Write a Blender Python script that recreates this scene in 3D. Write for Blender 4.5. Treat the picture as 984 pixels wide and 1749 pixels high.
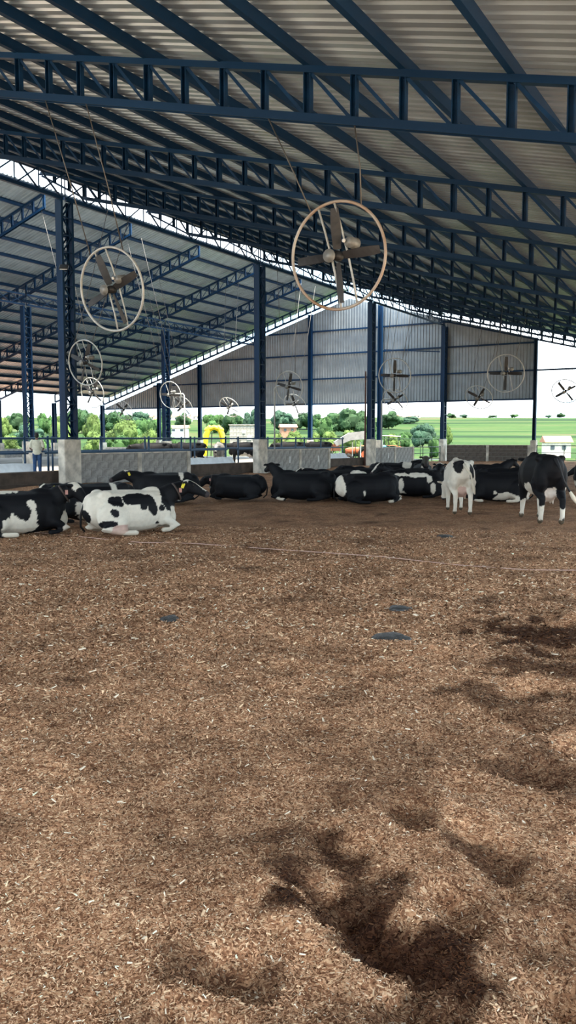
import bpy, bmesh, math, random
import numpy as np
from mathutils import Vector, Matrix, Euler

for o in list(bpy.data.objects): bpy.data.objects.remove(o)
SC = bpy.context.scene
COL = SC.collection
PI = math.pi
random.seed(7)
rng = np.random.default_rng(7)

# ------------------------------------------------------------------ camera
CAMF, CAMP, CAMYAW, CAMH = 1428.0, 0.0872, 0.5362, 1.9
cam = bpy.data.cameras.new('camera'); cam.sensor_fit = 'HORIZONTAL'; cam.sensor_width = 36
cam.lens = CAMF / 984 * 36; cam.clip_start = .05; cam.clip_end = 3000
camo = bpy.data.objects.new('camera', cam); COL.objects.link(camo)
camo.location = (0, 0, CAMH); camo.rotation_euler = (PI / 2 - CAMP, 0, CAMYAW)
SC.camera = camo

# ------------------------------------------------------------------ world, sun, exposure
w = bpy.data.worlds.new('world'); SC.world = w; w.use_nodes = True
nt = w.node_tree; nt.nodes.clear()
tc = nt.nodes.new('ShaderNodeTexCoord')
mp = nt.nodes.new('ShaderNodeMapping'); mp.inputs['Scale'].default_value = (1, 1, 3)
nz = nt.nodes.new('ShaderNodeTexNoise'); nz.inputs['Scale'].default_value = 2.6; nz.inputs['Detail'].default_value = 6
rp = nt.nodes.new('ShaderNodeValToRGB')
rp.color_ramp.elements[0].position = .40; rp.color_ramp.elements[0].color = (.50, .74, .90, 1)
rp.color_ramp.elements[1].position = .62; rp.color_ramp.elements[1].color = (.92, .96, 1, 1)
bg = nt.nodes.new('ShaderNodeBackground'); bg.inputs['Strength'].default_value = 1.0
wo = nt.nodes.new('ShaderNodeOutputWorld')
nt.links.new(tc.outputs['Generated'], mp.inputs[0]); nt.links.new(mp.outputs[0], nz.inputs['Vector'])
nt.links.new(nz.outputs['Fac'], rp.inputs[0]); nt.links.new(rp.outputs[0], bg.inputs['Color']); nt.links.new(bg.outputs[0], wo.inputs[0])
sl = bpy.data.lights.new('sun', 'SUN'); sl.energy = 5.5; sl.angle = math.radians(12); sl.color = (1, .88, .70)
so = bpy.data.objects.new('sun', sl); COL.objects.link(so)
so.rotation_euler = Vector((-.33, .08, -1)).to_track_quat('-Z', 'Y').to_euler()
so.location = (20, -10, 60)
vs = SC.view_settings
vs.view_transform = 'Standard'; vs.look = 'None'; vs.gamma = 1; vs.use_curve_mapping = False
vs.exposure = 2.16

# ------------------------------------------------------------------ helpers
_F = Vector((-math.sin(CAMYAW) * math.cos(CAMP), math.cos(CAMYAW) * math.cos(CAMP), -math.sin(CAMP)))
_R = Vector((math.cos(CAMYAW), math.sin(CAMYAW), 0)); _U = _R.cross(_F)
def at(x, y, t):
    "photo position at distance t from the camera -> world point"
    return Vector((0, 0, CAMH)) + (_F + _R * ((x - 492) / CAMF) - _U * ((y - 874) / CAMF)) * t

def hash2(ix, iy, s=0):
    h = np.sin(ix * 127.1 + iy * 311.7 + s * 74.7) * 43758.5453
    return h - np.floor(h)
def vnoise(x, y, s=0):
    ix, iy = np.floor(x), np.floor(y); fx, fy = x - ix, y - iy
    fx = fx * fx * (3 - 2 * fx); fy = fy * fy * (3 - 2 * fy)
    a, b = hash2(ix, iy, s), hash2(ix + 1, iy, s); c, d = hash2(ix, iy + 1, s), hash2(ix + 1, iy + 1, s)
    return (a * (1 - fx) + b * fx) * (1 - fy) + (c * (1 - fx) + d * fx) * fy
def fbm(x, y, s=0, o=4):
    r = 0; a = .5
    for i in range(o): r = r + a * vnoise(x * 2 ** i, y * 2 ** i, s + i); a *= .5
    return r

MATS = {}
def mat(name, col, rough=.6, metal=0., var=.12, nscale=4., bump=0., bscale=40., col2=None, spec=.5, attr=None, emit=None):
    if name in MATS: return MATS[name]
    m = bpy.data.materials.new(name); m.use_nodes = True; MATS[name] = m
    t = m.node_tree; b = t.nodes['Principled BSDF']
    b.inputs['Roughness'].default_value = rough; b.inputs['Metallic'].default_value = metal
    b.inputs['Specular IOR Level'].default_value = spec
    c = t.nodes.new('ShaderNodeTexCoord')
    n = t.nodes.new('ShaderNodeTexNoise'); n.inputs['Scale'].default_value = nscale; n.inputs['Detail'].default_value = 5
    t.links.new(c.outputs['Object'], n.inputs['Vector'])
    mx = t.nodes.new('ShaderNodeMix'); mx.data_type = 'RGBA'
    if col2 is None:
        A = [max(0, x * (1 - var)) for x in col[:3]]; B = [min(1, x * (1 + var)) for x in col[:3]]
    else: A, B = col, col2
    mx.inputs['A'].default_value = (*A[:3], 1); mx.inputs['B'].default_value = (*B[:3], 1)
    r = t.nodes.new('ShaderNodeMapRange'); r.inputs['From Min'].default_value = .35; r.inputs['From Max'].default_value = .65
    t.links.new(n.outputs['Fac'], r.inputs['Value']); t.links.new(r.outputs[0], mx.inputs['Factor'])
    out = mx.outputs['Result']
    if attr:
        a = t.nodes.new('ShaderNodeAttribute'); a.attribute_name = attr
        m2 = t.nodes.new('ShaderNodeMix'); m2.data_type = 'RGBA'; m2.blend_type = 'MULTIPLY'; m2.inputs['Factor'].default_value = 1
        t.links.new(out, m2.inputs['A']); t.links.new(a.outputs['Color'], m2.inputs['B']); out = m2.outputs['Result']
    t.links.new(out, b.inputs['Base Color'])
    if bump:
        n2 = t.nodes.new('ShaderNodeTexNoise'); n2.inputs['Scale'].default_value = bscale; n2.inputs['Detail'].default_value = 4
        t.links.new(c.outputs['Object'], n2.inputs['Vector'])
        bp = t.nodes.new('ShaderNodeBump'); bp.inputs['Strength'].default_value = bump; bp.inputs['Distance'].default_value = .02
        t.links.new(n2.outputs['Fac'], bp.inputs['Height']); t.links.new(bp.outputs[0], b.inputs['Normal'])
    return m

STEEL = mat('blue painted steel', (.003, .024, .070), .45, 0, .25, 3, spec=.20)
GALV = mat('galvanised sheet', (.285, .37, .455), .34, .38, .16, .9)
GALVW = mat('galvanised wall sheet', (.235, .275, .315), .42, .25, .10, 1.5)
CONC = mat('weathered concrete', (.60, .55, .47), .9, 0, .3, 3, .4, 30)
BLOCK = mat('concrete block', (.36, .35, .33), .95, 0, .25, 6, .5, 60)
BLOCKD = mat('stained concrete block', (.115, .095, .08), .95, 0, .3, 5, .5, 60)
MORTAR = mat('mortar', (.40, .39, .37), .95, 0, .2, 8, .4, 60)
CURB = mat('soiled trough wall', (.085, .062, .048), .9, 0, .35, 2.5, .5, 20)
WHITEP = mat('white trough lining', (.72, .74, .76), .5, 0, .08, 4)
RAILM = mat('blue pipe rail', (.010, .048, .105), .35, 0, .15, 4)
GREYP = mat('grey fan ring', (.44, .46, .46), .45, .2, .12, 6)
RUST = mat('rusting fan ring', (.44, .45, .43), .5, .2, .1, 1.1, col2=(.30, .17, .09))
DARKM = mat('dark metal', (.02, .02, .022), .5, .3, .2, 6)
MOTOR = mat('motor grey', (.22, .23, .23), .5, .3, .15, 12)
BLADE = mat('fan blade', (.035, .035, .038), .55, .2, .2, 6)
CABLE = mat('steel cable', (.12, .12, .12), .5, .5, .1, 6)
BLACK = mat('black rubber', (.012, .012, .012), .6)
YEL = mat('yellow plastic', (.80, .66, .04), .5)
WHITE = mat('white paint', (.78, .78, .76), .5)

def link(o, parent=None):
    COL.objects.link(o)
    if parent is not None: o.parent = parent
    return o
def thing(name, label, cat, loc=(0, 0, 0), rz=0, group=None, kind=None):
    o = bpy.data.objects.new(name, None); o.empty_display_size = .2; COL.objects.link(o)
    o.location = loc; o.rotation_euler = (0, 0, rz)
    return tag(o, label, cat, group, kind)
def tag(o, label=None, cat=None, group=None, kind=None):
    if label: o['label'] = label
    if cat and kind != 'structure': o['category'] = cat
    if group: o['group'] = group
    if kind: o['kind'] = kind
    return o
def mesh(name, v, f, m=None, smooth=False):
    me = bpy.data.meshes.new(name); me.from_pydata([tuple(p) for p in v], [], f); me.update()
    if m: me.materials.append(m)
    if smooth: me.shade_smooth()
    return me
def obj(name, me, parent=None, M=None, loc=None, rot=None):
    o = bpy.data.objects.new(name, me); link(o, parent)
    if M is not None:
        if parent is not None: M = Matrix.Translation(-Vector(parent.location)) @ M   # parents used this way are unrotated
        o.matrix_basis = M
    if loc is not None: o.location = loc
    if rot is not None: o.rotation_euler = rot
    return o
def bm_obj(name, bm, m, parent=None, loc=None, rot=None, smooth=False):
    me = bpy.data.meshes.new(name); bmesh.ops.recalc_face_normals(bm, faces=bm.faces); bm.to_mesh(me); bm.free()
    if m: me.materials.append(m)
    if smooth: me.shade_smooth()
    return obj(name, me, parent, loc=loc, rot=rot)

# extruded profiles (unit length along x, profile in y/z), shared between alike pieces
PROF = {}
def profile_mesh(kind, a, b, m):
    key = (kind, round(a, 4), round(b, 4), m.name)
    if key in PROF: return PROF[key]
    t = min(a, b) * .16
    if kind == 'box': P = [(-a/2, -b/2), (a/2, -b/2), (a/2, b/2), (-a/2, b/2)]
    elif kind == 'C': P = [(-a/2, -b/2), (a/2, -b/2), (a/2, -b/2+t), (-a/2+t, -b/2+t), (-a/2+t, b/2-t), (a/2, b/2-t), (a/2, b/2), (-a/2, b/2)]
    elif kind == 'Cr': P = [(-a/2, -b/2), (a/2, -b/2), (a/2, b/2), (-a/2, b/2), (-a/2, b/2-t), (a/2-t, b/2-t), (a/2-t, -b/2+t), (-a/2, -b/2+t)]
    elif kind == 'L': P = [(-a/2, -b/2), (a/2, -b/2), (a/2, -b/2+t), (-a/2+t, -b/2+t), (-a/2+t, b/2), (-a/2, b/2)]
    elif kind == 'U': P = [(-a/2, b/2), (-a/2, -b/2), (a/2, -b/2), (a/2, b/2), (a/2-t, b/2), (a/2-t, -b/2+t), (-a/2+t, -b/2+t), (-a/2+t, b/2)]
    else: # pipe
        n = 8; P = [(a/2*math.cos(2*PI*i/n), b/2*math.sin(2*PI*i/n)) for i in range(n)]
    n = len(P)
    v = [(0, y, z) for y, z in P] + [(1, y, z) for y, z in P]
    f = [[i, (i+1) % n, (i+1) % n + n, i + n] for i in range(n)]
    if n <= 8 and kind in ('box', 'pipe'): f += [list(range(n))[::-1], list(range(n, 2*n))]
    else:
        f += [list(range(n))[::-1], list(range(n, 2*n))]
    me = mesh(kind + ' profile', v, f, m, kind == 'pipe')
    PROF[key] = me
    return me
def beam(name, p0, p1, m, parent, kind='box', a=.1, b=.1, up=(0, 0, 1)):
    p0, p1, up = Vector(p0), Vector(p1), Vector(up)
    d = p1 - p0; L = d.length; x = d.normalized()
    if abs(x.dot(up)) > .99: up = Vector((0, 1, 0))
    y = up.cross(x).normalized(); z = x.cross(y)
    M = Matrix(((x.x*L, y.x, z.x, p0.x), (x.y*L, y.y, z.y, p0.y), (x.z*L, y.z, z.z, p0.z), (0, 0, 0, 1)))
    return obj(name, profile_mesh(kind, a, b, m), parent, M)

BOXC = {}
def box(name, size, loc, m, parent=None, rot=None, bev=0.):
    key = (tuple(round(s, 3) for s in size), m.name, bev)
    if key not in BOXC:
        bm = bmesh.new(); bmesh.ops.create_cube(bm, size=1)
        bmesh.ops.scale(bm, vec=size, verts=bm.verts)
        if bev: bmesh.ops.bevel(bm, geom=bm.edges[:], offset=bev, segments=1, affect='EDGES')
        me = bpy.data.meshes.new(name); bm.to_mesh(me); bm.free(); me.materials.append(m); BOXC[key] = me
    return obj(name, BOXC[key], parent, loc=loc, rot=rot)

def tube_geo(bm, pts, radii, n=8, squash=1., cap=True):
    "tapered tube with rounded ends along a polyline"
    pts = [Vector(p) for p in pts]; radii = list(radii)
    if cap:
        d0 = (pts[0]-pts[1]).normalized(); d1 = (pts[-1]-pts[-2]).normalized()
        r0, r1 = radii[0], radii[-1]
        pts = [pts[0]+d0*r0*.95, pts[0]+d0*r0*.7] + pts + [pts[-1]+d1*r1*.7, pts[-1]+d1*r1*.95]
        radii = [r0*.3, r0*.72] + radii + [r1*.72, r1*.3]
    rings = []; prev = None
    for i, p in enumerate(pts):
        a = pts[max(0, i-1)]; b = pts[min(len(pts)-1, i+1)]; t = (b-a).normalized()
        if prev is None:
            u = Vector((0, 0, 1)) if abs(t.z) < .9 else Vector((1, 0, 0))
        else: u = prev
        s = t.cross(u).normalized(); u = s.cross(t).normalized(); prev = u
        rings.append([bm.verts.new(p + (s*math.cos(2*PI*k/n)*squash + u*math.sin(2*PI*k/n)) * radii[i]) for k in range(n)])
    for A, B in zip(rings, rings[1:]):
        for k in range(n): bm.faces.new((A[k], A[(k+1) % n], B[(k+1) % n], B[k]))
    bm.faces.new(rings[0][::-1]); bm.faces.new(rings[-1])
def loft_geo(bm, secs, n=16, ex=2.3, M=None):
    "secs: (x, zc, half width, half height); superellipse rings"
    rings = []
    for (x, zc, hw, hh) in secs:
        ring = []
        for k in range(n):
            a = 2*PI*k/n; c, s = math.cos(a), math.sin(a)
            p = Vector((x, hw*math.copysign(abs(c)**(2/ex), c), zc + hh*math.copysign(abs(s)**(2/ex), s)))
            ring.append(bm.verts.new(M @ p if M else p))
        rings.append(ring)
    for A, B in zip(rings, rings[1:]):
        for k in range(n): bm.faces.new((A[k], A[(k+1) % n], B[(k+1) % n], B[k]))
    bm.faces.new(rings[0][::-1]); bm.faces.new(rings[-1])
def ell_geo(bm, c, r, M=None, rot=None):
    R = bmesh.ops.create_icosphere(bm, subdivisions=2, radius=1)
    T = Matrix.Translation(c) @ (rot.to_matrix().to_4x4() if rot else Matrix()) @ Matrix.Diagonal((*r, 1))
    if M: T = M @ T
    bmesh.ops.transform(bm, matrix=T, verts=R['verts'])
def ring_geo(bm, R, r, n=40, k=8, M=None, arc=2*PI):
    rings = []
    for i in range(n):
        a = arc*i/n; c = Vector((math.cos(a)*R, 0, math.sin(a)*R)); d = Vector((math.cos(a), 0, math.sin(a)))
        rings.append([bm.verts.new((M or Matrix()) @ (c + d*r*math.cos(2*PI*j/k) + Vector((0, 1, 0))*r*math.sin(2*PI*j/k))) for j in range(k)])
    for i in range(n):
        A, B = rings[i], rings[(i+1) % n]
        for j in range(k): bm.faces.new((A[j], A[(j+1) % k], B[(j+1) % k], B[j]))
def tube_obj(name, pts, radii, m, parent=None, n=8, cap=True):
    bm = bmesh.new(); tube_geo(bm, pts, radii if hasattr(radii, '__len__') else [radii]*len(pts), n, cap=cap)
    return bm_obj(name, bm, m, parent, smooth=True)
def remesh(bm, vox, smooth=6, fac=.5):
    me = bpy.data.meshes.new('tmp'); bmesh.ops.recalc_face_normals(bm, faces=bm.faces); bm.to_mesh(me); bm.free()
    o = bpy.data.objects.new('tmp', me); COL.objects.link(o)
    r = o.modifiers.new('r', 'REMESH'); r.mode = 'VOXEL'; r.voxel_size = vox
    s = o.modifiers.new('s', 'SMOOTH'); s.factor = fac; s.iterations = smooth
    dg = bpy.context.evaluated_depsgraph_get()
    out = bpy.data.meshes.new_from_object(o.evaluated_get(dg))
    bpy.data.objects.remove(o); bpy.data.meshes.remove(me)
    out.materials.clear(); out.shade_smooth()
    return out
# ------------------------------------------------------------------ barn dimensions
XR, ZR, SL = -31.03, 12.95, .2540           # ridge line, bottom chord height there, roof slope
PANEL = .77; NR, NL = 42, 34                # truss panels of the right slope (from XR) and of the left slope (from XLR)
XLR, ZLR, SLL = -32.2, 13.34, .308          # upper end of the lower, steeper left-hand roof
KC = 10                                     # panels between XR and the column row, where the right trusses taper off
G, TS = 62.44, 6.387                        # gable frame, frame spacing
CS = 13.22                                  # column spacing
XC, XL, XE = -23.04, -39.8, -58.55          # column rows: feed barrier, far side, left eave
XRE = XR + NR*PANEL
def zb(X): return ZR - SL*(X - XR) if X > XLR else ZLR - SLL*(XLR - X)
def zt(X): return zb(X) + .70
COLY = [G - 3*CS, G - 2*CS, G - CS, G]

# ------------------------------------------------------------------ bedding floor
def ground_z(X, Y):
    z = .10*(fbm(X*.35, Y*.35, 1)-.47) + .10*(fbm(X*1.6, Y*1.6, 5, 3)-.44) + .035*(fbm(X*6, Y*6, 9, 2)-.37)
    heap = np.clip((X + 21.2)/-1.6, 0, 1)
    z = z + .16*heap*heap*(.6 + fbm(Y*.8, X, 3)) + .25*np.clip((Y-58)/4, 0, 1)**2*np.clip((X+23)/3, 0, 1)
    dep = np.zeros_like(z); rim = np.zeros_like(z)
    wob = 1 + (fbm(X*5, Y*5, 61, 2)-.37)*1.4
    for hx, hy, r, d in HOLLOWS:
        q = ((X-hx)**2 + (Y-hy)**2)/(r*r)*wob
        dep = np.maximum(dep, d*np.exp(-q*1.1)); rim = np.maximum(rim, d*.4*np.exp(-(np.sqrt(np.maximum(q, 0))-1.7)**2*3))
    return z - dep + rim
def on_ground(px, py):
    d = at(px, py, 1) - Vector((0, 0, CAMH)); t = -CAMH/d.z
    return d.x*t, d.y*t
HOLLOWS = []
for px, py, r, d in [(560, 1425, .10, .10), (590, 1455, .12, .14), (620, 1490, .11, .12), (560, 1515, .13, .15), (590, 1550, .13, .17), (620, 1580, .12, .15), (655, 1610, .12, .16), (690, 1640, .12, .14), (720, 1670, .10, .10),
                     (700, 1380, .10, .11), (715, 1410, .09, .10), (800, 1425, .11, .10), (835, 1460, .11, .12), (860, 1490, .10, .10), (880, 1520, .09, .08), (900, 1320, .14, .11), (935, 1335, .13, .11), (845, 1210, .15, .08), (880, 1185, .17, .09), (930, 1180, .17, .09),
                     (950, 1065, .25, .11), (975, 1120, .25, .10), (500, 1145, .16, .09), (465, 1138, .12, .07), (640, 1152, .16, .09), (400, 1660, .11, .10), (370, 1650, .10, .09), (440, 1680, .10, .08), (350, 1745, .12, .09), (820, 1225, .15, .07), (745, 1120, .14, .06),
                     (330, 1085, .16, .06), (365, 1090, .14, .05), (470, 1075, .14, .05), (515, 1095, .14, .06), (585, 1360, .09, .06), (770, 1545, .10, .10), (800, 1580, .09, .09), (890, 1620, .10, .07), (975, 1600, .10, .10), (960, 1700, .11, .10), (700, 1715, .11, .12), (730, 1740, .10, .12),
                     (540, 1250, .12, .05), (300, 1150, .16, .05), (905, 1245, .13, .08), (985, 1290, .16, .08), (640, 1500, .08, .07), (800, 1340, .12, .06), (770, 1210, .12, .06), (120, 1320, .12, .04), (90, 1250, .12, .04), (250, 1300, .12, .04)]:
    gx, gy = on_ground(px, py); HOLLOWS.append((gx, gy, r*1.15, d*.85))
# turned-up dark wet compost, with the hollows' shade painted in: (centre, half length, half width, direction, strength)
WET_SHADE = []
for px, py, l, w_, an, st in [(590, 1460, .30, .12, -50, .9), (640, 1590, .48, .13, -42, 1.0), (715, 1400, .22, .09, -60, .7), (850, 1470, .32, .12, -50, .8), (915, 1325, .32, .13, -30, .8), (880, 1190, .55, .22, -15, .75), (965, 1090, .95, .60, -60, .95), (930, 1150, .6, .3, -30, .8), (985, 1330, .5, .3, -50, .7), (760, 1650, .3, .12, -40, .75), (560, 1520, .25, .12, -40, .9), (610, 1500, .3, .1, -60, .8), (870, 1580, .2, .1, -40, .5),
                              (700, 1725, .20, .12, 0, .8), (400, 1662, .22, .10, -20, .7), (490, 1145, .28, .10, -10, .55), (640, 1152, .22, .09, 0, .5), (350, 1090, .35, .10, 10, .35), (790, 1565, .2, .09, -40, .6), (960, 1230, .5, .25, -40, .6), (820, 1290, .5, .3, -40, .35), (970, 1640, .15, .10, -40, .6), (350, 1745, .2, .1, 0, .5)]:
    gx, gy = on_ground(px, py); WET_SHADE.append((gx, gy, l, w_, math.radians(an) + CAMYAW, st))
def grad(a, b, s0, g, smax):
    r = [a]; s = s0
    while r[-1] < b: r.append(r[-1] + s); s = min(s*g, smax)
    return np.array(r)
gy = np.concatenate([np.arange(-6, 1.6, .4), grad(1.6, 64.2, .035, 1.012, .45)])
gx = np.concatenate([np.arange(3.4, -3.0, -.05), -3.0 - (grad(0, 20.5, .05, 1.006, .2))])[::-1]
MX, MY = np.meshgrid(gx, gy)
MZ = ground_z(MX, MY)
ny, nx = MX.shape
V = np.stack([MX, MY, MZ], -1).reshape(-1, 3)
idx = np.arange(nx*ny).reshape(ny, nx)
Fq = np.stack([idx[:-1, :-1], idx[:-1, 1:], idx[1:, 1:], idx[1:, :-1]], -1).reshape(-1, 4)
def np_mesh(name, V, Fq, m, col=None, smooth=True):
    me = bpy.data.meshes.new(name); n, k = len(Fq), Fq.shape[1]
    me.vertices.add(len(V)); me.vertices.foreach_set('co', np.asarray(V, np.float32).ravel())
    me.loops.add(n*k); me.loops.foreach_set('vertex_index', Fq.astype(np.int32).ravel())
    me.polygons.add(n); me.polygons.foreach_set('loop_start', np.arange(0, n*k, k, dtype=np.int32))
    if col is not None:
        a = me.color_attributes.new('Col', 'FLOAT_COLOR', 'POINT')
        a.data.foreach_set('color', np.concatenate([col, np.ones((len(col), 1))], 1).astype(np.float32).ravel())
    me.update(calc_edges=True); me.validate()
    me.materials.append(m)
    if smooth: me.shade_smooth()
    return me
def moist_shade(X, Y):
    "trampled wet bedding plus painted hollow shade: large soft patches, strongest along the right-hand side"
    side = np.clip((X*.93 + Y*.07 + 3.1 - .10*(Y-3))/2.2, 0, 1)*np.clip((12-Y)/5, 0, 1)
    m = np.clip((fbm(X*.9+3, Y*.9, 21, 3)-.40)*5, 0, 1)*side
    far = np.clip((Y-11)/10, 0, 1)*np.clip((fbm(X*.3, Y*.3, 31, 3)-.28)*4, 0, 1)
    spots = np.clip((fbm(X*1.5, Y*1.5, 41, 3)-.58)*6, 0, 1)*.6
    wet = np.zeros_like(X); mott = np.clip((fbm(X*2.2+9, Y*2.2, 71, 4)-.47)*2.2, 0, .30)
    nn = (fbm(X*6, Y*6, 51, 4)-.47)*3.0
    for gx_, gy_, l, w_, an, st in WET_SHADE:
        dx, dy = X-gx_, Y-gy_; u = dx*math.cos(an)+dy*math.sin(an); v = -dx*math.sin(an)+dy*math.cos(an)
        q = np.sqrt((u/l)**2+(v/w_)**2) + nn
        wet = np.maximum(wet, st*np.clip((1.25-q)/.5, 0, 1))  # shade of the hollows painted in together with the wet compost
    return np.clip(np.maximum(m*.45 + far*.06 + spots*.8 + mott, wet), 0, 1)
mo = moist_shade(MX, MY).reshape(-1, 1)
fcol = (1-mo)*np.array([[1, 1, 1]]) + mo*np.array([[.085, .06, .05]])  # damp and painted hollow shade both darken the floor colour
def bedding_material():
    m = bpy.data.materials.new('compost bedding'); m.use_nodes = True; t = m.node_tree; b = t.nodes['Principled BSDF']
    b.inputs['Roughness'].default_value = .95; b.inputs['Specular IOR Level'].default_value = .15
    c = t.nodes.new('ShaderNodeTexCoord')
    vo = t.nodes.new('ShaderNodeTexVoronoi'); vo.inputs['Scale'].default_value = 70; vo.inputs['Randomness'].default_value = 1
    mpn = t.nodes.new('ShaderNodeMapping'); mpn.inputs['Scale'].default_value = (1, 1.7, 1)
    n0 = t.nodes.new('ShaderNodeTexNoise'); n0.inputs['Scale'].default_value = 9; n0.inputs['Detail'].default_value = 6
    t.links.new(c.outputs['Object'], n0.inputs['Vector'])
    vm = t.nodes.new('ShaderNodeVectorMath'); vm.operation = 'MULTIPLY_ADD'; vm.inputs[1].default_value = (.25, .25, .25)
    t.links.new(n0.outputs['Color'], vm.inputs[0]); t.links.new(c.outputs['Object'], vm.inputs[2])
    t.links.new(vm.outputs[0], mpn.inputs[0]); t.links.new(mpn.outputs[0], vo.inputs['Vector'])
    sep = t.nodes.new('ShaderNodeSeparateColor'); t.links.new(vo.outputs['Color'], sep.inputs[0])
    ra = t.nodes.new('ShaderNodeValToRGB'); e = ra.color_ramp.elements
    e[0].position = 0; e[0].color = (.15, .066, .034, 1); e[1].position = 1; e[1].color = (.90, .65, .43, 1)
    for p, cc in ((.35, (.36, .168, .088)), (.62, (.60, .32, .175)), (.86, (.82, .50, .29))):
        q = e.new(p); q.color = (*cc, 1)
    t.links.new(sep.outputs[0], ra.inputs[0])
    a = t.nodes.new('ShaderNodeAttribute'); a.attribute_name = 'Col'
    m2 = t.nodes.new('ShaderNodeMix'); m2.data_type = 'RGBA'; m2.blend_type = 'MULTIPLY'; m2.inputs['Factor'].default_value = 1
    n5 = t.nodes.new('ShaderNodeTexNoise'); n5.inputs['Scale'].default_value = 11; n5.inputs['Detail'].default_value = 5; n5.inputs['Roughness'].default_value = .75
    t.links.new(c.outputs['Object'], n5.inputs['Vector'])
    r5 = t.nodes.new('ShaderNodeValToRGB'); r5.color_ramp.elements[0].position = .38; r5.color_ramp.elements[0].color = (.60, .55, .52, 1); r5.color_ramp.elements[1].position = .62; r5.color_ramp.elements[1].color = (1, 1, 1, 1)
    t.links.new(n5.outputs['Fac'], r5.inputs[0])
    m5 = t.nodes.new('ShaderNodeMix'); m5.data_type = 'RGBA'; m5.blend_type = 'MULTIPLY'; m5.inputs['Factor'].default_value = 1
    t.links.new(ra.outputs[0], m5.inputs['A']); t.links.new(r5.outputs[0], m5.inputs['B'])
    t.links.new(m5.outputs['Result'], m2.inputs['A']); t.links.new(a.outputs['Color'], m2.inputs['B'])
    t.links.new(m2.outputs['Result'], b.inputs['Base Color'])
    bp = t.nodes.new('ShaderNodeBump'); bp.inputs['Strength'].default_value = .9; bp.inputs['Distance'].default_value = .03
    ad = t.nodes.new('ShaderNodeMath'); ad.operation = 'ADD'
    t.links.new(sep.outputs[1], ad.inputs[0]); t.links.new(n0.outputs['Fac'], ad.inputs[1])
    t.links.new(ad.outputs[0], bp.inputs['Height']); t.links.new(bp.outputs[0], b.inputs['Normal'])
    return m
BED = bedding_material()
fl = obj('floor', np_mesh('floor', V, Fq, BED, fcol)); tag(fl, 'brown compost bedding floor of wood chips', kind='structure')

# ------------------------------------------------------------------ roof: sheets, purlins
ROOFY0, ROOFY1 = -5.0, 63.2
ceil = thing('ceiling', 'corrugated metal gable roof on blue purlins', None, (XR, 30, ZR), kind='structure')
def sheet_profile(width, per=.25, h=.05):
    P = []; n = round(width/per)
    for i in range(n):
        y = i*per
        P += [(y, 0), (y+per*.56, 0), (y+per*.68, h), (y+per*.88, h)]
    P.append((width, 0)); return P
def roof_sheet_mesh(x0, x1, sl):
    P = sheet_profile(1.0); v = []; f = []
    for (y, z) in P: v += [(x0, y, z), (x1, y, z - sl*abs(x1-x0))]
    for i in range(len(P)-1): f.append((2*i, 2*i+1, 2*i+3, 2*i+2))
    return mesh('roof sheet', v, f, GALV)
XTOP = -25.6                                # upper edge of the right-hand sheets
rs = roof_sheet_mesh(0, XRE + .60 - XTOP, SL); ls = roof_sheet_mesh(0, -(NL*PANEL + .5), SLL)
for i in range(int(ROOFY1 - ROOFY0) + 1):
    y = ROOFY0 + i
    obj('roof_sheet', rs, ceil, loc=(XTOP-XR, y-30, zt(XTOP) + .255 - ZR))
    obj('roof_sheet', ls, ceil, loc=(XLR-XR+.05, y-30, zt(XLR-.01) + .255 - ZR))
for k in range(8, NR//2*2 + 1, 2):
    X = XR + k*PANEL; z = zt(X) + .145
    beam('purlin', (X, ROOFY0, z), (X, ROOFY1, z), STEEL, ceil, 'C', .09, .19)
beam('purlin', (XTOP+.1, ROOFY0, zt(XTOP)+.14), (XTOP+.1, ROOFY1, zt(XTOP)+.14), STEEL, ceil, 'C', .09, .19)
for k in range(0, NL + 1, 2):
    X = XLR - k*PANEL - .08; z = zt(X) + .145
    beam('purlin', (X, ROOFY0, z), (X, ROOFY1, z), STEEL, ceil, 'Cr', .09, .19)

# ------------------------------------------------------------------ roof trusses (one frame = one thing)
ORD = ['nearest', 'second', 'third', 'fourth', 'fifth', 'sixth', 'seventh', 'eighth']
def truss(Y, label, side):
    t = thing('roof_truss', label, 'roof truss', (XR, Y, zb(XRE)), group='parallel blue roof trusses, %s slope' % ('right' if side > 0 else 'left'))
    if side > 0:
        Xc, Xt = XR + KC*PANEL, XTOP
        beam('top_chord', (Xt, Y, zt(Xt)), (XRE, Y, zt(XRE)), STEEL, t, 'U', .12, .10)
        beam('bottom_chord', (Xc, Y, zb(Xc)), (XRE, Y, zb(XRE)), STEEL, t, 'U', .14, .12, (0, 0, -1))
        beam('cantilever_strut', (Xc, Y, zb(Xc)), (Xt, Y, zt(Xt)-.08), STEEL, t, 'L', .07, .07)
        ks = range(7, NR+1); X0 = XR
        low = lambda X: zb(X) if X >= Xc - .01 else zb(Xc) + (zt(Xt)-.08-zb(Xc))*(X-Xc)/(Xt-Xc)
    else:
        Xe = XLR - NL*PANEL; X0 = XLR - .02
        beam('top_chord', (X0, Y, zt(X0)), (Xe, Y, zt(Xe)), STEEL, t, 'U', .12, .10)
        beam('bottom_chord', (X0, Y, zb(X0)), (Xe, Y, zb(Xe)), STEEL, t, 'U', .14, .12, (0, 0, -1))
        ks = range(0, NL+1); low = zb
    n = ks[-1]
    for k in ks:
        X = X0 + side*k*PANEL
        big = .125 if k % 4 == 0 else .10
        beam('post', (X, Y, low(X)), (X, Y, zt(X)), STEEL, t, 'C', .09, big, (1, 0, 0))
        if k < n and (side < 0 or k >= KC):
            X2 = X + side*PANEL
            beam('diagonal', (X, Y, zt(X)), (X2, Y, low(X2)), STEEL, t, 'L', .05, .05)
    return t
truss(G - 9*TS, 'blue roof truss just above the viewpoint, above the top of the picture', 1)
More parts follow.
